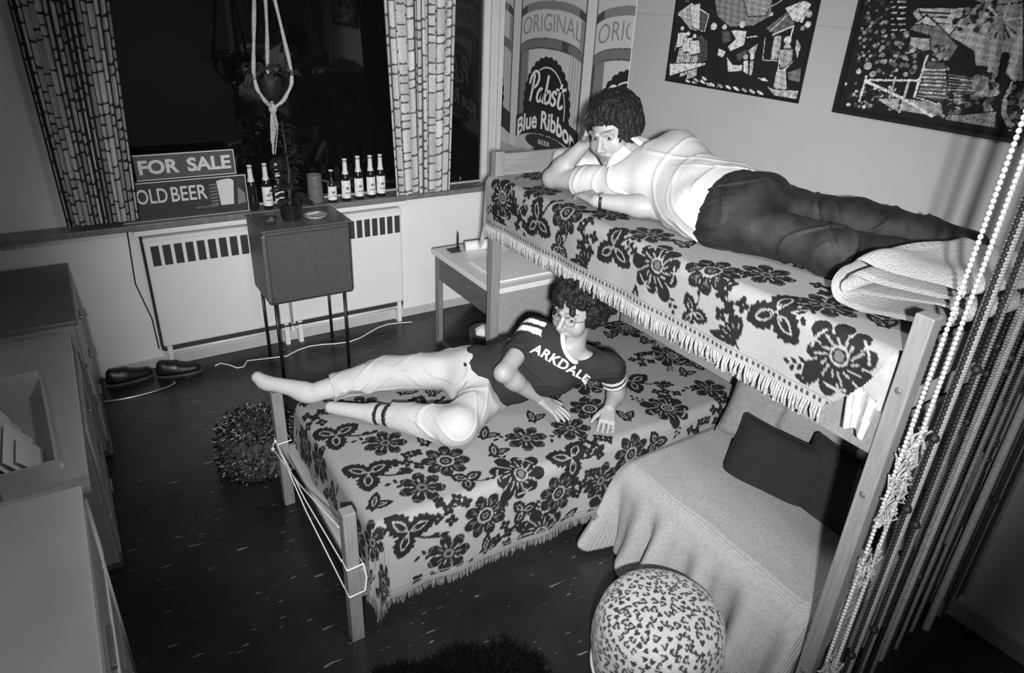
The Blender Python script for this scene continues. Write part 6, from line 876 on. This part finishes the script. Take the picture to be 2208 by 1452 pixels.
# ------------------------------------------------------------------ people: smooth implicit bodies meshed with surface nets
class Field:
    def __init__(s, lo, hi, h):
        s.lo = np.array(lo, np.float32); s.h = h; s.n = np.ceil((np.array(hi)-np.array(lo))/h).astype(int)+1
        s.D = np.full(tuple(s.n), .5, np.float32); s.ax = [s.lo[i]+h*np.arange(s.n[i], dtype=np.float32) for i in range(3)]
    def sub(s, bmin, bmax, pad):
        sl = []; 
        for i in range(3):
            a = max(0, int((bmin[i]-pad-s.lo[i])/s.h)); b = min(s.n[i], int((bmax[i]+pad-s.lo[i])/s.h)+2)
            if b <= a: return None, None
            sl.append(slice(a, b))
        return tuple(sl), np.meshgrid(s.ax[0][sl[0]], s.ax[1][sl[1]], s.ax[2][sl[2]], indexing='ij', sparse=True)
    def blend(s, sl, d, k, neg=False):
        D = s.D[sl]
        if neg: d = -d; hh = np.clip(.5-.5*(D-d)/k, 0, 1); s.D[sl] = D+(d-D)*hh+k*hh*(1-hh)
        else: hh = np.clip(.5+.5*(D-d)/k, 0, 1); s.D[sl] = D+(d-D)*hh-k*hh*(1-hh)
    def cap(s, a, b, ra, rb=None, k=.02, neg=False, fn=None, flat=False):
        rb = ra if rb is None else rb; a = np.array(a, float); b = np.array(b, float); rm = max(ra, rb)
        sl, g_ = s.sub(np.minimum(a, b)-rm, np.maximum(a, b)+rm, k*1.5+.02)
        if sl is None: return
        ab = b-a; L2 = ab@ab+1e-9; X, Y, Z = g_; t = np.clip(((X-a[0])*ab[0]+(Y-a[1])*ab[1]+(Z-a[2])*ab[2])/L2, 0, 1)
        d = np.sqrt((X-a[0]-t*ab[0])**2+(Y-a[1]-t*ab[1])**2+(Z-a[2]-t*ab[2])**2)-(ra+(rb-ra)*t)
        if fn is not None: d = d+fn(X, Y, Z, t)
        if flat: L_ = math.sqrt(L2); d = np.maximum(d, ((X-a[0])*ab[0]+(Y-a[1])*ab[1]+(Z-a[2])*ab[2])/L_-L_)
        s.blend(sl, d, k, neg)
    def ell(s, c, Rm, r, k=.02, neg=False):
        c = np.array(c, float); rm = max(r); sl, g_ = s.sub(c-rm, c+rm, k*1.5+.02)
        if sl is None: return
        X, Y, Z = g_; Rm = np.array(Rm, float); q = [((X-c[0])*Rm[0, i]+(Y-c[1])*Rm[1, i]+(Z-c[2])*Rm[2, i]) for i in range(3)]
        k0 = np.sqrt(sum((q[i]/r[i])**2 for i in range(3)))+1e-6; k1 = np.sqrt(sum((q[i]/(r[i]*r[i]))**2 for i in range(3)))+1e-6
        s.blend(sl, k0*(k0-1)/k1, k, neg)
    def halfspace(s, p, n, k=.004):
        """remove what lies on the n side of the plane"""
        X, Y, Z = np.meshgrid(*s.ax, indexing='ij', sparse=True); n = np.array(n, float); n /= np.linalg.norm(n)
        s.blend((slice(None),)*3, -((X-p[0])*n[0]+(Y-p[1])*n[1]+(Z-p[2])*n[2]), k, True)
    def wrinkle(s, amp, fq, seed, kdir=None):
        r = np.random.default_rng(seed); X, Y, Z = np.meshgrid(*s.ax, indexing='ij', sparse=True); near = np.abs(s.D) < .03
        w = 0
        for i in range(4):
            d = r.normal(size=3); d /= np.linalg.norm(d); ph = r.uniform(0, 6)
            w = w+np.sin((X*d[0]+Y*d[1]+Z*d[2])*fq*(.6+.4*i)+ph+1.3*np.sin((X*d[1]+Y*d[2]+Z*d[0])*fq*.45+ph))/(1+.5*i)
        cr = 0
        for i in range(3):
            d = r.normal(size=3); d /= np.linalg.norm(d); ph = r.uniform(0, 6); e = np.roll(d, 1)
            ridge = np.sin((X*d[0]+Y*d[1]+Z*d[2])*fq*1.1+ph+2.2*np.sin((X*e[0]+Y*e[1]+Z*e[2])*fq*.5+ph)); gate = np.clip(np.sin((X*e[1]+Y*e[2]+Z*e[0])*fq*.6+ph*2), 0, 1)
            cr = cr+np.clip(1-np.abs(ridge)*2.2, 0, 1)**1.5*gate
        s.D = np.where(near, s.D+amp*(.7*w-1.2*cr).astype(np.float32), s.D)
    def mesh(s):
        D = s.D; I = D < 0; n = I.astype(np.int8)
        c = n[:-1, :-1, :-1]+n[1:, :-1, :-1]+n[:-1, 1:, :-1]+n[1:, 1:, :-1]+n[:-1, :-1, 1:]+n[1:, :-1, 1:]+n[:-1, 1:, 1:]+n[1:, 1:, 1:]
        act = np.argwhere((c > 0) & (c < 8)); idx = np.full(c.shape, -1, np.int32); idx[act[:, 0], act[:, 1], act[:, 2]] = np.arange(len(act))
        cor = np.array([(x, y, z) for x in (0, 1) for y in (0, 1) for z in (0, 1)]); vals = np.stack([D[act[:, 0]+a, act[:, 1]+b, act[:, 2]+e] for a, b, e in cor], 1)
        acc = np.zeros((len(act), 3)); cnt = np.zeros(len(act))
        for i in range(8):
            for j in range(i+1, 8):
                if np.abs(cor[i]-cor[j]).sum() != 1: continue
                m_ = (vals[:, i] < 0) != (vals[:, j] < 0); t = vals[:, i]/(vals[:, i]-vals[:, j]+1e-12); p = cor[i]+(cor[j]-cor[i])*t[:, None]; acc[m_] += p[m_]; cnt[m_] += 1
        V = s.lo+(act+acc/cnt[:, None])*s.h; Q = []
        for ax in range(3):
            a = [slice(None)]*3; b = [slice(None)]*3; a[ax] = slice(0, -1); b[ax] = slice(1, None)
            e = np.argwhere(I[tuple(a)] != I[tuple(b)]); o1, o2 = [(1, 2), (2, 0), (0, 1)][ax]; e = e[(e[:, o1] > 0) & (e[:, o2] > 0) & (e[:, o1] < idx.shape[o1]) & (e[:, o2] < idx.shape[o2])]
            q = []
            for d1, d2 in ((-1, -1), (0, -1), (0, 0), (-1, 0)):
                f = e.copy(); f[:, o1] += d1; f[:, o2] += d2; q.append(idx[f[:, 0], f[:, 1], f[:, 2]])
            q = np.stack(q, 1); fl = ~I[e[:, 0], e[:, 1], e[:, 2]]; q[fl] = q[fl][:, ::-1]; Q.append(q)
        Q = np.vstack(Q); Q = Q[(Q >= 0).all(1)]; return V, Q
def frame(fwd, upv):
    f = np.array(fwd, float); f /= np.linalg.norm(f); u = np.array(upv, float); u -= f*(u@f); u /= np.linalg.norm(u); return np.stack([np.cross(f, u), f, u], 1)   # right, fwd, up
def mk_head(F, c, R, s=1.0):
    P = lambda x, y, z: np.array(c)+R@np.array([x, y, z])*s
    E = lambda x, y, z, rx, ry, rz, k, neg=False: F.ell(P(x, y, z), R, (rx*s, ry*s, rz*s), k, neg)
    E(0, -.018, .040, .077, .097, .087, .01); E(0, .022, -.020, .066, .075, .088, .03); E(0, .052, -.088, .034, .034, .030, .025); E(0, .02, -.07, .056, .055, .045, .02)
    for q in (-1, 1):
        E(q*.042, .058, -.028, .028, .026, .032, .02); E(q*.079, -.006, -.006, .011, .020, .033, .008); E(q*.032, .100, .014, .017, .014, .012, .010, True); E(q*.031, .079, .012, .0135, .0135, .0135, .003); F.cap(P(q*.014, .095, .031), P(q*.050, .080, .034), .0085*s, .007*s, .008)
        F.cap(P(q*.018, .086, .022), P(q*.045, .080, .0225), .0045*s, .004*s, .004)
        E(q*.012, .104, -.030, .009, .010, .007, .006)
    F.cap(P(0, .090, .024), P(0, .118, -.024), .0085*s, .0125*s, .010); F.cap(P(-.022, .084, -.058), P(.022, .084, -.058), .0065*s, None, .006); F.cap(P(-.012, .092, -.057), P(.012, .092, -.057), .0065*s, None, .006); F.cap(P(-.016, .088, -.070), P(.016, .088, -.070), .0075*s, None, .006)
    F.cap(P(-.022, .104, -.064), P(.022, .104, -.064), .0035*s, None, .004, True)
def head_colour(V, c, R, s, skin):
    q = (V-np.array(c))@R/s; x, y, z = np.abs(q[:, 0]), q[:, 1], q[:, 2]; col = np.full(len(V), skin); fr = (y > .05) & (np.abs(z) < .12) & (x < .1)
    col = np.where(fr & (np.abs(z-(.037-.12*np.abs(x-.032))) < .0030) & (x > .016) & (x < .048), skin*.45, col)
    col = np.where(fr & (((x-.0)/.026)**2+((z+.0635)/.0115)**2 < 1) & (y > .08), skin*.55, col)
    ey = fr & (((x-.031)/.0145)**2+((z-.012)/.0075)**2 < 1) & (y > .076); col = np.where(ey, .34, col); col = np.where(ey & ((np.abs(q[:, 0]-np.sign(q[:, 0])*.031+.004))**2+(z-.012)**2 < .0065**2), .015, col)
    col = np.where(fr & (np.abs(np.hypot((x-.031)/.0155, (z-.012)/.0085)-1) < .10) & (y > .07), skin*.5, col); return col
def mk_hand(F, wr, d, nb, side, curl=(.3, .3, .3, .3), spread=.10, s=1.0, thumb_out=.9, thumb_curl=.3):
    """wr wrist, d direction of the fingers, nb back-of-hand normal, side: +1 thumb on (d x nb) side"""
    wr = np.array(wr, float); d = np.array(d, float); d /= np.linalg.norm(d); nb = np.array(nb, float); nb -= d*(nb@d); nb /= np.linalg.norm(nb); sd = np.cross(d, nb)*side
    for o in (-.028, -.009, .010, .028): F.cap(wr+sd*o*.65*s+d*.012*s, wr+d*.082*s+sd*o*s, .0135*s, .0115*s, .010)
    for i, (o, L) in enumerate(((.031, .070), (.0105, .079), (-.010, .073), (-.030, .058))):
        p = wr+d*.084*s+sd*o*s; ang = 0.0; dr = d+sd*(spread*(1.5-i)); dr /= np.linalg.norm(dr); r = .0092*s
        for q, fr in enumerate((.44, .31, .25)):
            ang += curl[i]*(1.0 if q else .7); v = dr*math.cos(ang)-nb*math.sin(ang); e = p+v*L*fr*s; F.cap(p, e, r, r*.90, .0035); p = e; r *= .90
    p = wr+d*.028*s+sd*.028*s; v = d*.55+sd*thumb_out-nb*.25; v /= np.linalg.norm(v); e = p+v*.042*s; F.cap(p, e, .0145*s, .011*s, .008); v = v*math.cos(thumb_curl)+(d-nb*.2)*math.sin(thumb_curl); v /= np.linalg.norm(v); F.cap(e, e+v*.032*s, .0105*s, .0085*s, .004)
M['skin'] = mat('skin', .42, .5, attr=True, noise=.05, nscale=60, spec=.35, bump=.04, bscale=300)
M['hair'] = mat('dark_hair', .0075, .55, noise=.5, nscale=90, bump=.8, bscale=120, spec=.3)
M['cloth'] = mat('cotton_clothing', .5, .85, attr=True, noise=.05, nscale=80, bump=.12, bscale=260, spec=.15)
M['denim'] = mat('dark_denim', .013, .6, noise=.5, nscale=22, bump=.3, bscale=300, spec=.3)
M['wire'] = mat('thin_wire_frame', .25, .3, metal=.9)
def pobj(name, F, m, root, colf=None):
    V, Q = F.mesh(); c = None if colf is None else colf(V); o = np_obj(name, V-np.array(root.location), Q, m, root, c); return o, V, Q
A_ = lambda *p: np.array(p, float)

# ================= reclining person on the low bed
def person_low():
    root = thing('person', 'person with curly dark hair and glasses reclining on the low bed in white trousers', 'person', (1.40, 2.36, .565))
    pel, mid, che, nek = A_(1.41, 2.37, .70), A_(1.505, 2.275, .765), A_(1.62, 2.17, .845), A_(1.735, 2.105, .935)
    shR, shL = A_(1.622, 2.268, .948), A_(1.845, 2.00, .845); elR, wrR = A_(1.372, 2.128, .868), A_(1.592, 2.148, .662); elL, wrL = A_(1.985, 2.07, .645), A_(1.865, 1.985, .625)
    hc = A_(1.750, 2.138, 1.062); HR = frame((-.95, -.30, -.02), (.10, -.04, 1)); s = 1.09
    hipR, kneeR, ankR = A_(1.40, 2.455, .725), A_(1.055, 2.63, .695), A_(.745, 2.665, .672); hipL, kneeL, ankL = A_(1.40, 2.30, .665), A_(1.155, 2.135, .668), A_(.925, 2.46, .612)
    ax = shL-shR; ax /= np.linalg.norm(ax); sp = nek-pel; sp /= np.linalg.norm(sp); TR = frame(np.cross(ax, sp)*-1, sp)
    if TR[:, 1] @ A_(-.5, -.8, .3) < 0: TR = frame(np.cross(ax, sp), sp)
    def torso(F, g_, k=.04):
        F.ell(pel, TR, (.150+g_, .105+g_, .13+g_), k); F.ell(mid, TR, (.138+g_, .098+g_, .15+g_), k); F.ell(che, TR, (.158+g_, .105+g_, .15+g_), k)
        F.cap(shR+(che-shR)*.25, shL+(che-shL)*.25, .062+g_, .062+g_, .05)
    F = Field((.42, 1.85, .55), (2.16, 2.86, 1.16), .0046)
    torso(F, -.014); F.cap(nek-sp*.02, hc-HR[:, 2]*.06-HR[:, 1]*.012, .058, .052, .025); mk_head(F, hc, HR, s)
    for a, e, w_ in ((shR, elR, wrR), (shL, elL, wrL)): F.cap(a, e, .048, .037, .03); F.cap(e, e+(w_-e)*.3, .037, .040, .02); F.cap(e+(w_-e)*.25, w_, .040, .026, .02)
    for a, e, w_ in ((hipR, kneeR, ankR), (hipL, kneeL, ankL)): F.cap(a, e, .082, .058, .03); F.cap(e, e+(w_-e)*.4, .057, .054, .02); F.cap(e+(w_-e)*.35, w_, .054, .038, .02)
    mk_hand(F, wrR, A_(.28, -.75, -.18), A_(.10, -.15, 1), -1, (.18, .15, .15, .2), .10, .98, .8); mk_hand(F, wrL, A_(-.60, -.60, -.26), A_(-.25, -.35, .85), 1, (.62, .6, .6, .62), .07, .98, .5, .5)
    F.ell(ankR+A_(-.05, .02, -.01), frame((-.8, .5, .2), (0, 0, 1)), (.035, .06, .035), .02); F.cap(ankR+A_(-.09, .05, .01), A_(.53, 2.79, .715), .03, .024, .02); F.cap(ankL+A_(0, .02, -.005), A_(.77, 2.62, .605), .034, .024, .02)
    pobj('body', F, M['skin'], root, lambda V: head_colour(V, hc, HR, s, .25))
    # shirt
    F = Field((1.28, 1.90, .56), (2.12, 2.60, 1.02), .0052); torso(F, .012)
    cutR = shR+(elR-shR)*.62; cutL = shL+(elL-shL)*.52; F.cap(shR, shR+(elR-shR)*.60, .064, .064, .03, flat=True); F.cap(shL, shL+(elL-shL)*.56, .064, .064, .03, flat=True)
    F.wrinkle(.0038, 42, 3); F.ell(nek+HR[:, 1]*.030+sp*.040, TR, (.080, .092, .085), .006, True)
    def scol(V):
        c = np.full(len(V), .021)
        for a, e, t0, oth in ((shR, elR, .02, che), (shL, elL, .26, che)):
            d = e-a; L = np.linalg.norm(d); d /= L; t = (V-a)@d/L; rad = np.linalg.norm(V-a-np.outer(t*L, d), axis=1); sel = (rad < .10) & (t > -.35)
            c = np.where(sel & (((t > t0) & (t < t0+.10)) | ((t > t0+.17) & (t < t0+.27))), .60, c)
        q = (V-nek)@TR; return c
    so, SV, SQ = pobj('shirt', F, M['cloth'], root, scol)
    # white ring collar
    ring = []
    bvh = BVHTree.FromPolygons([Vector(v) for v in SV], [list(map(int, q)) for q in SQ])
    cc = nek+HR[:, 1]*.026-sp*.002
    for a in np.linspace(0, 2*PI, 40, endpoint=False):
        p = cc+TR[:, 0]*math.cos(a)*.084+TR[:, 1]*math.sin(a)*.092-TR[:, 2]*.012*math.sin(a); co, n_, i_, d_ = bvh.find_nearest(Vector(p)); ring.append(Vector(co)*.7+Vector(p)*.3-root.location)
    ring = [(ring[i-1]+ring[i]*2+ring[(i+1) % 40])/4 for i in range(40)]
    MB().tube(ring, .0105, 8, closed=True).build('collar', M['print_w'], root, smooth=True)
    # lettering on the chest
    cl = Vector((0, 0, CAM_H)); p0 = Vector((1.590, 2.205, .925)); p1 = Vector((1.725, 1.990, .800)); nrm = Vector(TR[:, 1]); udir = (p1-p0); Lu = udir.length; udir.normalize(); vdir = (Vector(TR[:, 2])-udir*udir.dot(Vector(TR[:, 2]))).normalized()
    vs, fs = text_geo('ARKDALE', bold=.03, spacing=1.08); out = []
    for x, y in vs:
        q = p0+udir*(x*Lu)+vdir*((y-.5)*.041+.018*math.sin(x*PI)); h, n_, i_, d_ = bvh.ray_cast(q+nrm*.3, -nrm)
        h = h if h is not None else q; out.append(h+nrm*.003-root.location)
    mb = MB(); mb.add(out, fs); o = mb.build('lettering', M['print_w'], so); o.matrix_parent_inverse = Matrix.Identity(4)
    # trousers
    F = Field((.66, 1.98, .555), (1.62, 2.78, .90), .0052)
    F.ell(pel+A_(-.01, .0, -.005), TR, (.165, .120, .115), .03); F.ell(pel-sp*.06, TR, (.165, .118, .11), .04)
    F.cap(hipR, kneeR, .098, .078, .035); F.cap(kneeR, ankR+(kneeR-ankR)*.14, .078, .062, .03); F.cap(hipL, kneeL, .096, .080, .035); F.cap(kneeL, ankL+(kneeL-ankL)*.24, .080, .062, .03)
    F.wrinkle(.0045, 34, 8); F.halfspace(pel+sp*.075, sp)
    d = kneeR-ankR; F.cap(ankR+d*.02, ankR-d*.4, .075, .09, .003, True); d = kneeL-ankL; F.cap(ankL+d*.10, ankL-d*.3, .075, .09, .003, True)
    pobj('trousers', F, M['cloth'], root, lambda V: np.full(len(V), .36))
    # socks
    F = Field((.44, 2.36, .56), (1.02, 2.86, .79), .0046)
    F.cap(ankR+(kneeR-ankR)*.3, ankR, .052, .044, .02); F.ell(ankR+A_(-.055, .022, -.012), frame((-.8, .5, .2), (0, 0, 1)), (.041, .068, .042), .02); F.cap(ankR+A_(-.06, .03, .004), A_(.535, 2.785, .712), .040, .030, .02); F.cap(A_(.55, 2.775, .705), A_(.515, 2.80, .735), .030, .026, .015)
    pobj('sock', F, M['cloth'], root, lambda V: np.full(len(V), .37))
    F = Field((.68, 2.30, .56), (1.08, 2.72, .72), .0046)
    F.cap(ankL+(kneeL-ankL)*.36, ankL, .052, .044, .02); F.ell(ankL+A_(0, .02, -.008), frame((-.7, .7, 0), (0, 0, 1)), (.040, .058, .040), .02); F.cap(ankL, A_(.775, 2.615, .603), .041, .028, .02)
    dl = (kneeL-ankL)/np.linalg.norm(kneeL-ankL)
    def sk(V): t = (V-ankL)@dl; return np.where(((t > .012) & (t < .030)) | ((t > .058) & (t < .078)), .015, .37)
    pobj('sock', F, M['cloth'], root, sk)
    # curly hair
    F = Field(hc-.19, hc+.19, .0042); P = lambda x, y, z: hc+HR@A_(x, y, z)*s; r = np.random.default_rng(2)
    F.ell(P(0, -.030, .055), HR, (.102, .104, .090), .01); F.ell(P(0, -.06, -.01), HR, (.096, .070, .075), .02)
    for _ in range(420):
        v = r.normal(size=3); v /= np.linalg.norm(v)
        if v[2] < -.75: continue
        p = A_(v[0]*.108, -.030+v[1]*.112, .050+v[2]*.100)
        if p[1] > .045 and p[2] < .058: continue
        if p[2] < -.02 and p[1] > -.02: continue
        F.cap(P(*p), P(*(p+r.normal(size=3)*.010)), r.uniform(.011, .018), None, .004)
    F.ell(P(0, .118, -.030), HR, (.068, .075, .088), .008, True)
    pobj('hair', F, M['hair'], root)
    # wire glasses
    gm = MB()
    for q in (-1, 1):
        gm.tube([P(q*.032+.022*math.cos(a), .102-.010*abs(math.cos(a))*(1 if math.cos(a)*q > 0 else .2), .008+.019*math.sin(a)) for a in np.linspace(0, 2*PI, 28, endpoint=False)], .0014, 5, closed=True)
        gm.tube([P(q*.055, .092, .012), P(q*.078, .05, .014), P(q*.084, -.005, .012)], .0014, 5)
    gm.tube([P(-.011, .104, .010), P(0, .109, .013), P(.011, .104, .010)], .0014, 5); o = gm.build('glasses', M['wire'], root)
    o.data.transform(Matrix.Translation(-root.location))
person_low()

# ================= person lying on the raised bunk
def person_high():
    root = thing('person', 'person in a white short-sleeved shirt and dark jeans lying on the raised bunk', 'person', (2.05, 1.70, 1.505))
    pel, mid, che, nek = A_(2.035, 1.655, 1.622), A_(2.065, 1.83, 1.625), A_(2.085, 2.06, 1.665), A_(2.045, 2.215, 1.71)
    shR, shL = A_(1.955, 2.225, 1.60), A_(2.19, 2.13, 1.735); elR, wrR = A_(1.868, 2.555, 1.55), A_(1.945, 2.435, 1.722); elL, wrL = A_(1.975, 1.955, 1.555), A_(1.81, 2.155, 1.553)
    hc = A_(1.985, 2.30, 1.792); HR = frame((-.90, -.38, -.26), (-.20, .10, 1)); s = 1.10
    hipL, kneeL, ankL = A_(2.12, 1.655, 1.64), A_(2.40, 1.40, 1.607), A_(2.58, 1.05, 1.585); hipR, kneeR, ankR = A_(1.985, 1.60, 1.605), A_(2.085, 1.235, 1.582), A_(2.34, 1.10, 1.565)
    ax = shL-shR; ax /= np.linalg.norm(ax); sp = nek-pel; sp /= np.linalg.norm(sp); fwd = np.cross(ax, sp); fwd = fwd if fwd @ A_(-1, -.4, -.5) > 0 else -fwd; TR = frame(fwd, sp)
    def torso(F, g_, k=.045):
        F.ell(pel, TR, (.150+g_, .108+g_, .13+g_), k); F.ell(mid, TR, (.140+g_, .10+g_, .16+g_), k); F.ell(che, TR, (.160+g_, .112+g_, .16+g_), k); F.cap(shR+(che-shR)*.2, shL+(che-shL)*.2, .066+g_, .066+g_, .05)
    F = Field((1.70, .80, 1.495), (2.74, 2.62, 1.96), .0046); torso(F, -.008)
    F.cap(nek-sp*.03, hc-HR[:, 2]*.06-HR[:, 1]*.012, .060, .053, .03); mk_head(F, hc, HR, s)
    for a, e, w_ in ((shR, elR, wrR), (shL, elL, wrL)): F.cap(a, e, .052, .043, .03); F.cap(e, e+(w_-e)*.35, .043, .044, .02); F.cap(e+(w_-e)*.3, w_, .044, .028, .02)
    for a, e, w_ in ((hipR, kneeR, ankR), (hipL, kneeL, ankL)): F.cap(a, e, .082, .058, .03); F.cap(e, w_, .057, .038, .02)
    mk_hand(F, wrR, A_(.05, -.28, .75), A_(-.40, .85, .3), 1, (.30, .28, .25, .25), .06, 1.0, .7); mk_hand(F, wrL, A_(.10, .80, .06), A_(-.2, -.15, 1), 1, (.35, .35, .35, .4), .06, 1.0, .6)
    F.cap(ankL+A_(0, -.02, -.01), A_(2.61, .90, 1.55), .036, .028, .02); F.cap(ankR, A_(2.47, 1.0, 1.545), .036, .028, .02)
    F.halfspace((0, 0, 1.502), (0, 0, -1))
    pobj('body', F, M['skin'], root, lambda V: head_colour(V, hc, HR, s, .27))
    F = Field((1.74, 1.55, 1.495), (2.46, 2.50, 1.90), .0052); torso(F, .016)
    F.cap(shR, shR+(elR-shR)*.58, .068, .070, .03, flat=True); F.cap(shL, shL+(elL-shL)*.62, .072, .078, .035, flat=True)
    F.ell(mid+A_(.03, -.05, .0), TR, (.160, .118, .14), .05); F.cap(che+A_(-.02, -.03, -.045), pel+A_(-.04, .10, -.02), .115, .115, .06); F.cap(shL+A_(.0, -.02, -.02), pel+A_(.04, .08, .02), .085, .10, .06)
    F.wrinkle(.005, 30, 13); F.halfspace((0, 0, 1.503), (0, 0, -1)); F.halfspace(pel+sp*.0, -sp)
    F.ell(nek+HR[:, 1]*.025+sp*.05, TR, (.068, .078, .075), .006, True)
    so, SV, SQ = pobj('shirt', F, M['cloth'], root, lambda V: np.full(len(V), .43))
    bvh = BVHTree.FromPolygons([Vector(v) for v in SV], [list(map(int, q)) for q in SQ])
    # open shirt collar: two folded flaps
    cc = nek+HR[:, 1]*.03+sp*.022
    for q in (-1, 1):
        rows = []
        for t in np.linspace(0, 1, 14):
            a = PI/2+q*(.22+2.3*t); c0 = cc+TR[:, 0]*math.cos(a)*.074+TR[:, 1]*math.sin(a)*.082+TR[:, 2]*(.012+.022*t); wd = .058*(1-.35*t)
            o_ = TR[:, 0]*math.cos(a)+TR[:, 1]*math.sin(a); c1 = c0+o_*wd*.75-TR[:, 2]*wd*.8; co, n_, i_, d_ = bvh.find_nearest(Vector(c1)); c1 = np.array(co)+np.array(n_)*.006; cm_ = (c0+c1)/2+o_*.010+TR[:, 2]*.006; rows.append([c0, cm_, c1])
        grid_obj('collar_flap', np.array(rows)-np.array(root.location), mat('white_collar_cotton', .43, .85), root, thick=.004)
    # jeans
    F = Field((1.80, .86, 1.495), (2.74, 1.86, 1.80), .0052)
    F.ell(pel+A_(0, -.01, 0), TR, (.166, .122, .12), .03); F.cap(hipL, kneeL, .100, .078, .04); F.cap(kneeL, ankL, .078, .062, .03); F.cap(hipR, kneeR, .100, .080, .04); F.cap(kneeR, ankR, .080, .064, .03); F.ell(pel+A_(.03, -.07, .035), TR, (.15, .10, .09), .05)
    F.wrinkle(.0066, 30, 5); F.halfspace((0, 0, 1.503), (0, 0, -1)); F.halfspace(pel+sp*.055, sp)
    pobj('jeans', F, M['denim'], root)
    for a, b_ in ((ankL, A_(2.615, .90, 1.55)), (ankR, A_(2.47, 1.0, 1.545))):
        F = Field(np.minimum(a, b_)-.08, np.maximum(a, b_)+.08, .006); F.cap(a+(a-b_)*.1, a, .045, .042, .02); F.cap(a, b_, .042, .032, .02); F.halfspace((0, 0, 1.503), (0, 0, -1)); pobj('sock', F, M['cloth'], root, lambda V: np.full(len(V), .5))
    # mop of hair
    F = Field(hc-.19, hc+.19, .0042); P = lambda x, y, z: hc+HR@A_(x, y, z)*s; r = np.random.default_rng(6)
    F.ell(P(0, -.028, .052), HR, (.090, .104, .086), .01); F.ell(P(0, -.062, -.015), HR, (.086, .062, .085), .02)
    for _ in range(460):
        az = r.uniform(0, 2*PI); fr = math.sin(az); st = A_(-.03+.02*math.cos(az), -.02+.02*math.sin(az), .132); prev = st; sw = r.uniform(.02, .09)*(1 if math.cos(az) > -.3 else -1)
        n = int(r.integers(4, 7)) if fr > .35 else int(r.integers(7, 10)); vol = r.uniform(.98, 1.07)
        for j in range(1, n):
            ph = min(j/6*1.7, 1.75); rr_ = math.sin(ph)*vol; dn = .022*max(0, j-5.5); jt = r.normal(size=3)*.004; a_ = az+sw*j
            p = jt+A_(.094*rr_*math.cos(a_), -.028+.108*rr_*math.sin(a_), .052+.090*math.cos(ph)*vol-dn); F.cap(P(*prev), P(*p), .0062, .0052, .003); prev = p
    F.ell(P(0, .120, -.022), HR, (.064, .070, .084), .008, True)
    for q in (-1, 1): F.cap(P(q*.074, .01, .04), P(q*.080, .012, -.035), .017, .013, .01); F.cap(P(q*.05, .075, .075), P(q*.072, .045, .035), .014, .012, .01)
    for k in range(16): F.cap(P(-.055+.007*k, .050, .112), P(-.070+.0088*k+.012, .088+.006*math.sin(k*3), .072+.012*math.sin(k*1.7)), .009, .0045, .004)
    pobj('hair', F, M['hair'], root)
    # wrist watch
    d = (wrL-elL)/np.linalg.norm(wrL-elL); S_, U_, D_ = rotm(Vector(d)); c = Vector(wrL-d*.02)-root.location; mb = MB()
    ringp = [c+(S_*math.cos(a)+U_*math.sin(a))*.031 for a in np.linspace(0, 2*PI, 24, endpoint=False)]; mb.tube(ringp, .007, 6, closed=True); wo = mb.build('watch_strap', M['black'], root, smooth=True)
    MB().ball(c+Vector((-.012, -.010, .030)), (.016, .016, .009), 12, 6).build('watch_case', M['chrome'], root, smooth=True)
person_high()
